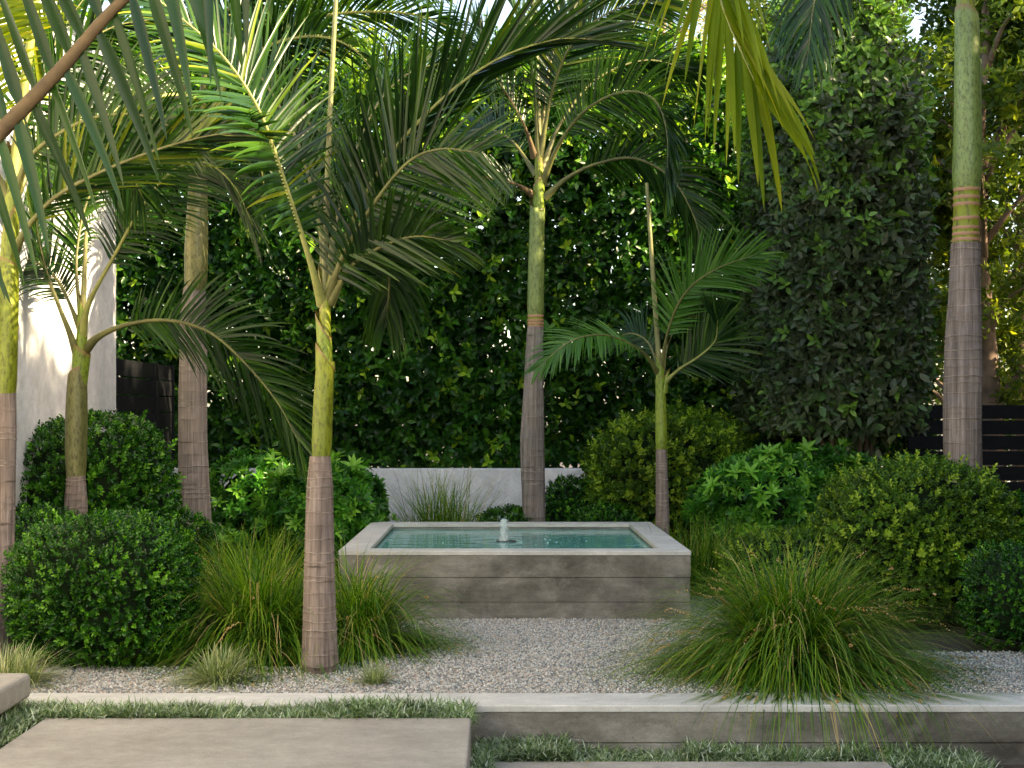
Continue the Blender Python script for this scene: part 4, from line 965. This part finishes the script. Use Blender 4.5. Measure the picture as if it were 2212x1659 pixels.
# ------------------------------------------------------------------ background trees
def bgtree(name, label, x, y, h, cw, n, mat='tree', trunk_r=.16, z_low=.35, leafs=.09, blobs=26, seed=0, tk=True, group='trees beyond the garden', dens=1.0):
    r = np.random.default_rng(seed + 300); t = thing(name, label, 'tree', (x, y, 0), group)
    # limbs
    tb = MB(); H0 = h * .85
    spine = [Vector((x + .12 * math.sin(z * .9 + seed), y + .1 * math.cos(z * .7), z)) for z in np.linspace(-.1, H0, 10)]
    tube(tb, spine, [trunk_r * (1 - .8 * i / 9) for i in range(10)], 10)
    cs = []
    for k in range(blobs):
        z = h * (z_low + (1 - z_low) * r.uniform(0, 1)); a = r.uniform(0, 6.28); q = (z / h - z_low) / (1 - z_low)
        rad = cw * (1 - .55 * q ** 2) * math.sqrt(r.uniform(0.05, 1)); c = np.array([x + rad * math.cos(a), y + rad * math.sin(a), z]); cs.append(c)
        s0 = np.array([x, y, max(.3, z - rad * .5 - .3)]); mid = (s0 + c) / 2 + [0, 0, .15]
        tube(tb, cr([s0, mid, c], 8), np.linspace(trunk_r * .28, .01, 8), 5)
    tb.obj('trunk', M['bark'], t, True)
    cs = np.array(cs); i = r.integers(0, blobs, n); rb = cw * .36 * r.uniform(.6, 1.2, blobs)
    D = norm(r.normal(size=(n, 3))); P = cs[i] + D * (rb[i] * r.uniform(.3, 1.05, n) ** .6)[:, None] * [1, 1, .75]
    mb = MB(); put_sprigs(mb, T52, 5, P, D, r.uniform(.7, 1.2, n) * leafs * 1.08, .8, .1, .12)
    mb.obj('crown', M[mat], t, kind='stuff')
bgtree('garden_tree', 'sunlit leafy tree with pinkish trunk beyond the fence at the right', 5.75, 15.6, 7.3, 1.5, 5000, 'tree', .17, .16, .12, 40, 1)
bgtree('garden_tree', 'dark green tree hanging over the slat fence at the right edge', 7.0, 17.5, 7.9, 2.5, 5600, 'darktree', .16, .10, .16, 50, 2)
bgtree('garden_tree', 'yellow green tree rising behind the leafy column', 4.6, 17.5, 7.2, 1.8, 4000, 'tree', .13, .14, .13, 40, 3)
bgtree('garden_tree', 'airy golden tree above the hedge top right of centre', 3.1, 24, 10.5, 2.3, 4200, 'fine', .14, .5, .08, 40, 4)
bgtree('garden_tree', 'tall dark tree standing farther right beyond the fence', 9.6, 14.5, 9.5, 2.6, 3600, 'darktree', .18, .16, .15, 40, 5)
bgtree('garden_tree', 'tree behind the tall hedge showing at the upper left between fronds', -2.6, 18.5, 7.0, 1.9, 2200, 'tree', .13, .35, .11, 26, 6)

# unseen row of trees added right of the picture to shade the garden
for k, (x, y, h, lb) in enumerate(((7.2, 3.0, 7.0, 'evergreen boundary tree right of the camera, lowest of the row'), (7.4, 5.6, 8.1, 'evergreen boundary tree level with the retaining wall'), (7.2, 8.3, 8.6, 'evergreen boundary tree level with the front of the basin'),
                                   (7.5, 11.0, 6.7, 'evergreen boundary tree nearest the slat fence'), (7.9, .4, 8.3, 'evergreen boundary tree beside the camera'), (8.0, -2.4, 8.4, 'evergreen boundary tree farthest behind the camera'))):
    bgtree('boundary_tree', lb, x, y, h, 1.8, 2400, 'darktree', .14, .45, .22, 36, 20 + k, group='boundary trees on the right')
# fallen leaves
for (u, v, z, sz, colr, lb) in ((2003, 1512, ZT + .004, .035, (.10, .07, .05), 'small curled brown fallen leaf on the retaining wall coping at right'),
                               (1268, 1655, -.159, .05, (.45, .33, .05), 'yellow fallen leaf on the lower paver'),
                               (1046, 1648, -.16, .06, (.13, .05, .03), 'reddish brown dead leaf in the groundcover at the corner of the large paver'),
                               (1292, 1500, ZT - .01, .04, (.30, .16, .08), 'tan dead leaf on the gravel edge behind the coping')):
    d = (EYE - z) * F / (v - CV); q = W(u, v, d); V, T = leaf_t(.45, .5, .35)
    a_ = random.uniform(0, 6.28); V = V * sz; V = np.stack([V[:, 0] * math.cos(a_) - V[:, 1] * math.sin(a_) + q.x, V[:, 0] * math.sin(a_) + V[:, 1] * math.cos(a_) + q.y, V[:, 2] * .8 + z + .014], 1)
    o = link('fallen_leaf', npmesh('fallen_leaf', V, T), simple('dead leaf', colr, .7, 30)); props(o, lb, 'leaf', 'fallen leaves')
def boundary_hedge():  # unseen hedge, added to keep low sun off the garden
    t = thing('boundary_hedge', 'solid clipped evergreen hedge closing the garden on the far right, out of the picture', 'hedge', (7.4, 4, 0))
    box('inner_twigs', (7.1, 7.7, -4, 13.5, -.1, 6.0), M['core'], t, .1)  # solid box added so no low sun gets through
    n = 4200; P = np.stack([np.full(n, 7.05), rng.uniform(-4.1, 13.6, n), rng.uniform(.1, 6.2, n)], 1); P[:, 0] += .12 * wob(P, 1.5, 3)
    mb = MB(); put_sprigs(mb, T52, 5, P, np.tile([-1., 0, .1], (n, 1)), rng.uniform(.16, .24, n), .5, .1, .1)
    n = 900; P = np.stack([rng.uniform(7.0, 7.8, n), rng.uniform(-4.1, 13.6, n), rng.normal(6.15, .15, n)], 1)
    put_sprigs(mb, T52, 5, P, np.tile([0, 0, 1.], (n, 1)), rng.uniform(.16, .24, n), .5, .3, .3)
    mb.obj('foliage', M['darktree'], t, kind='stuff')
boundary_hedge()
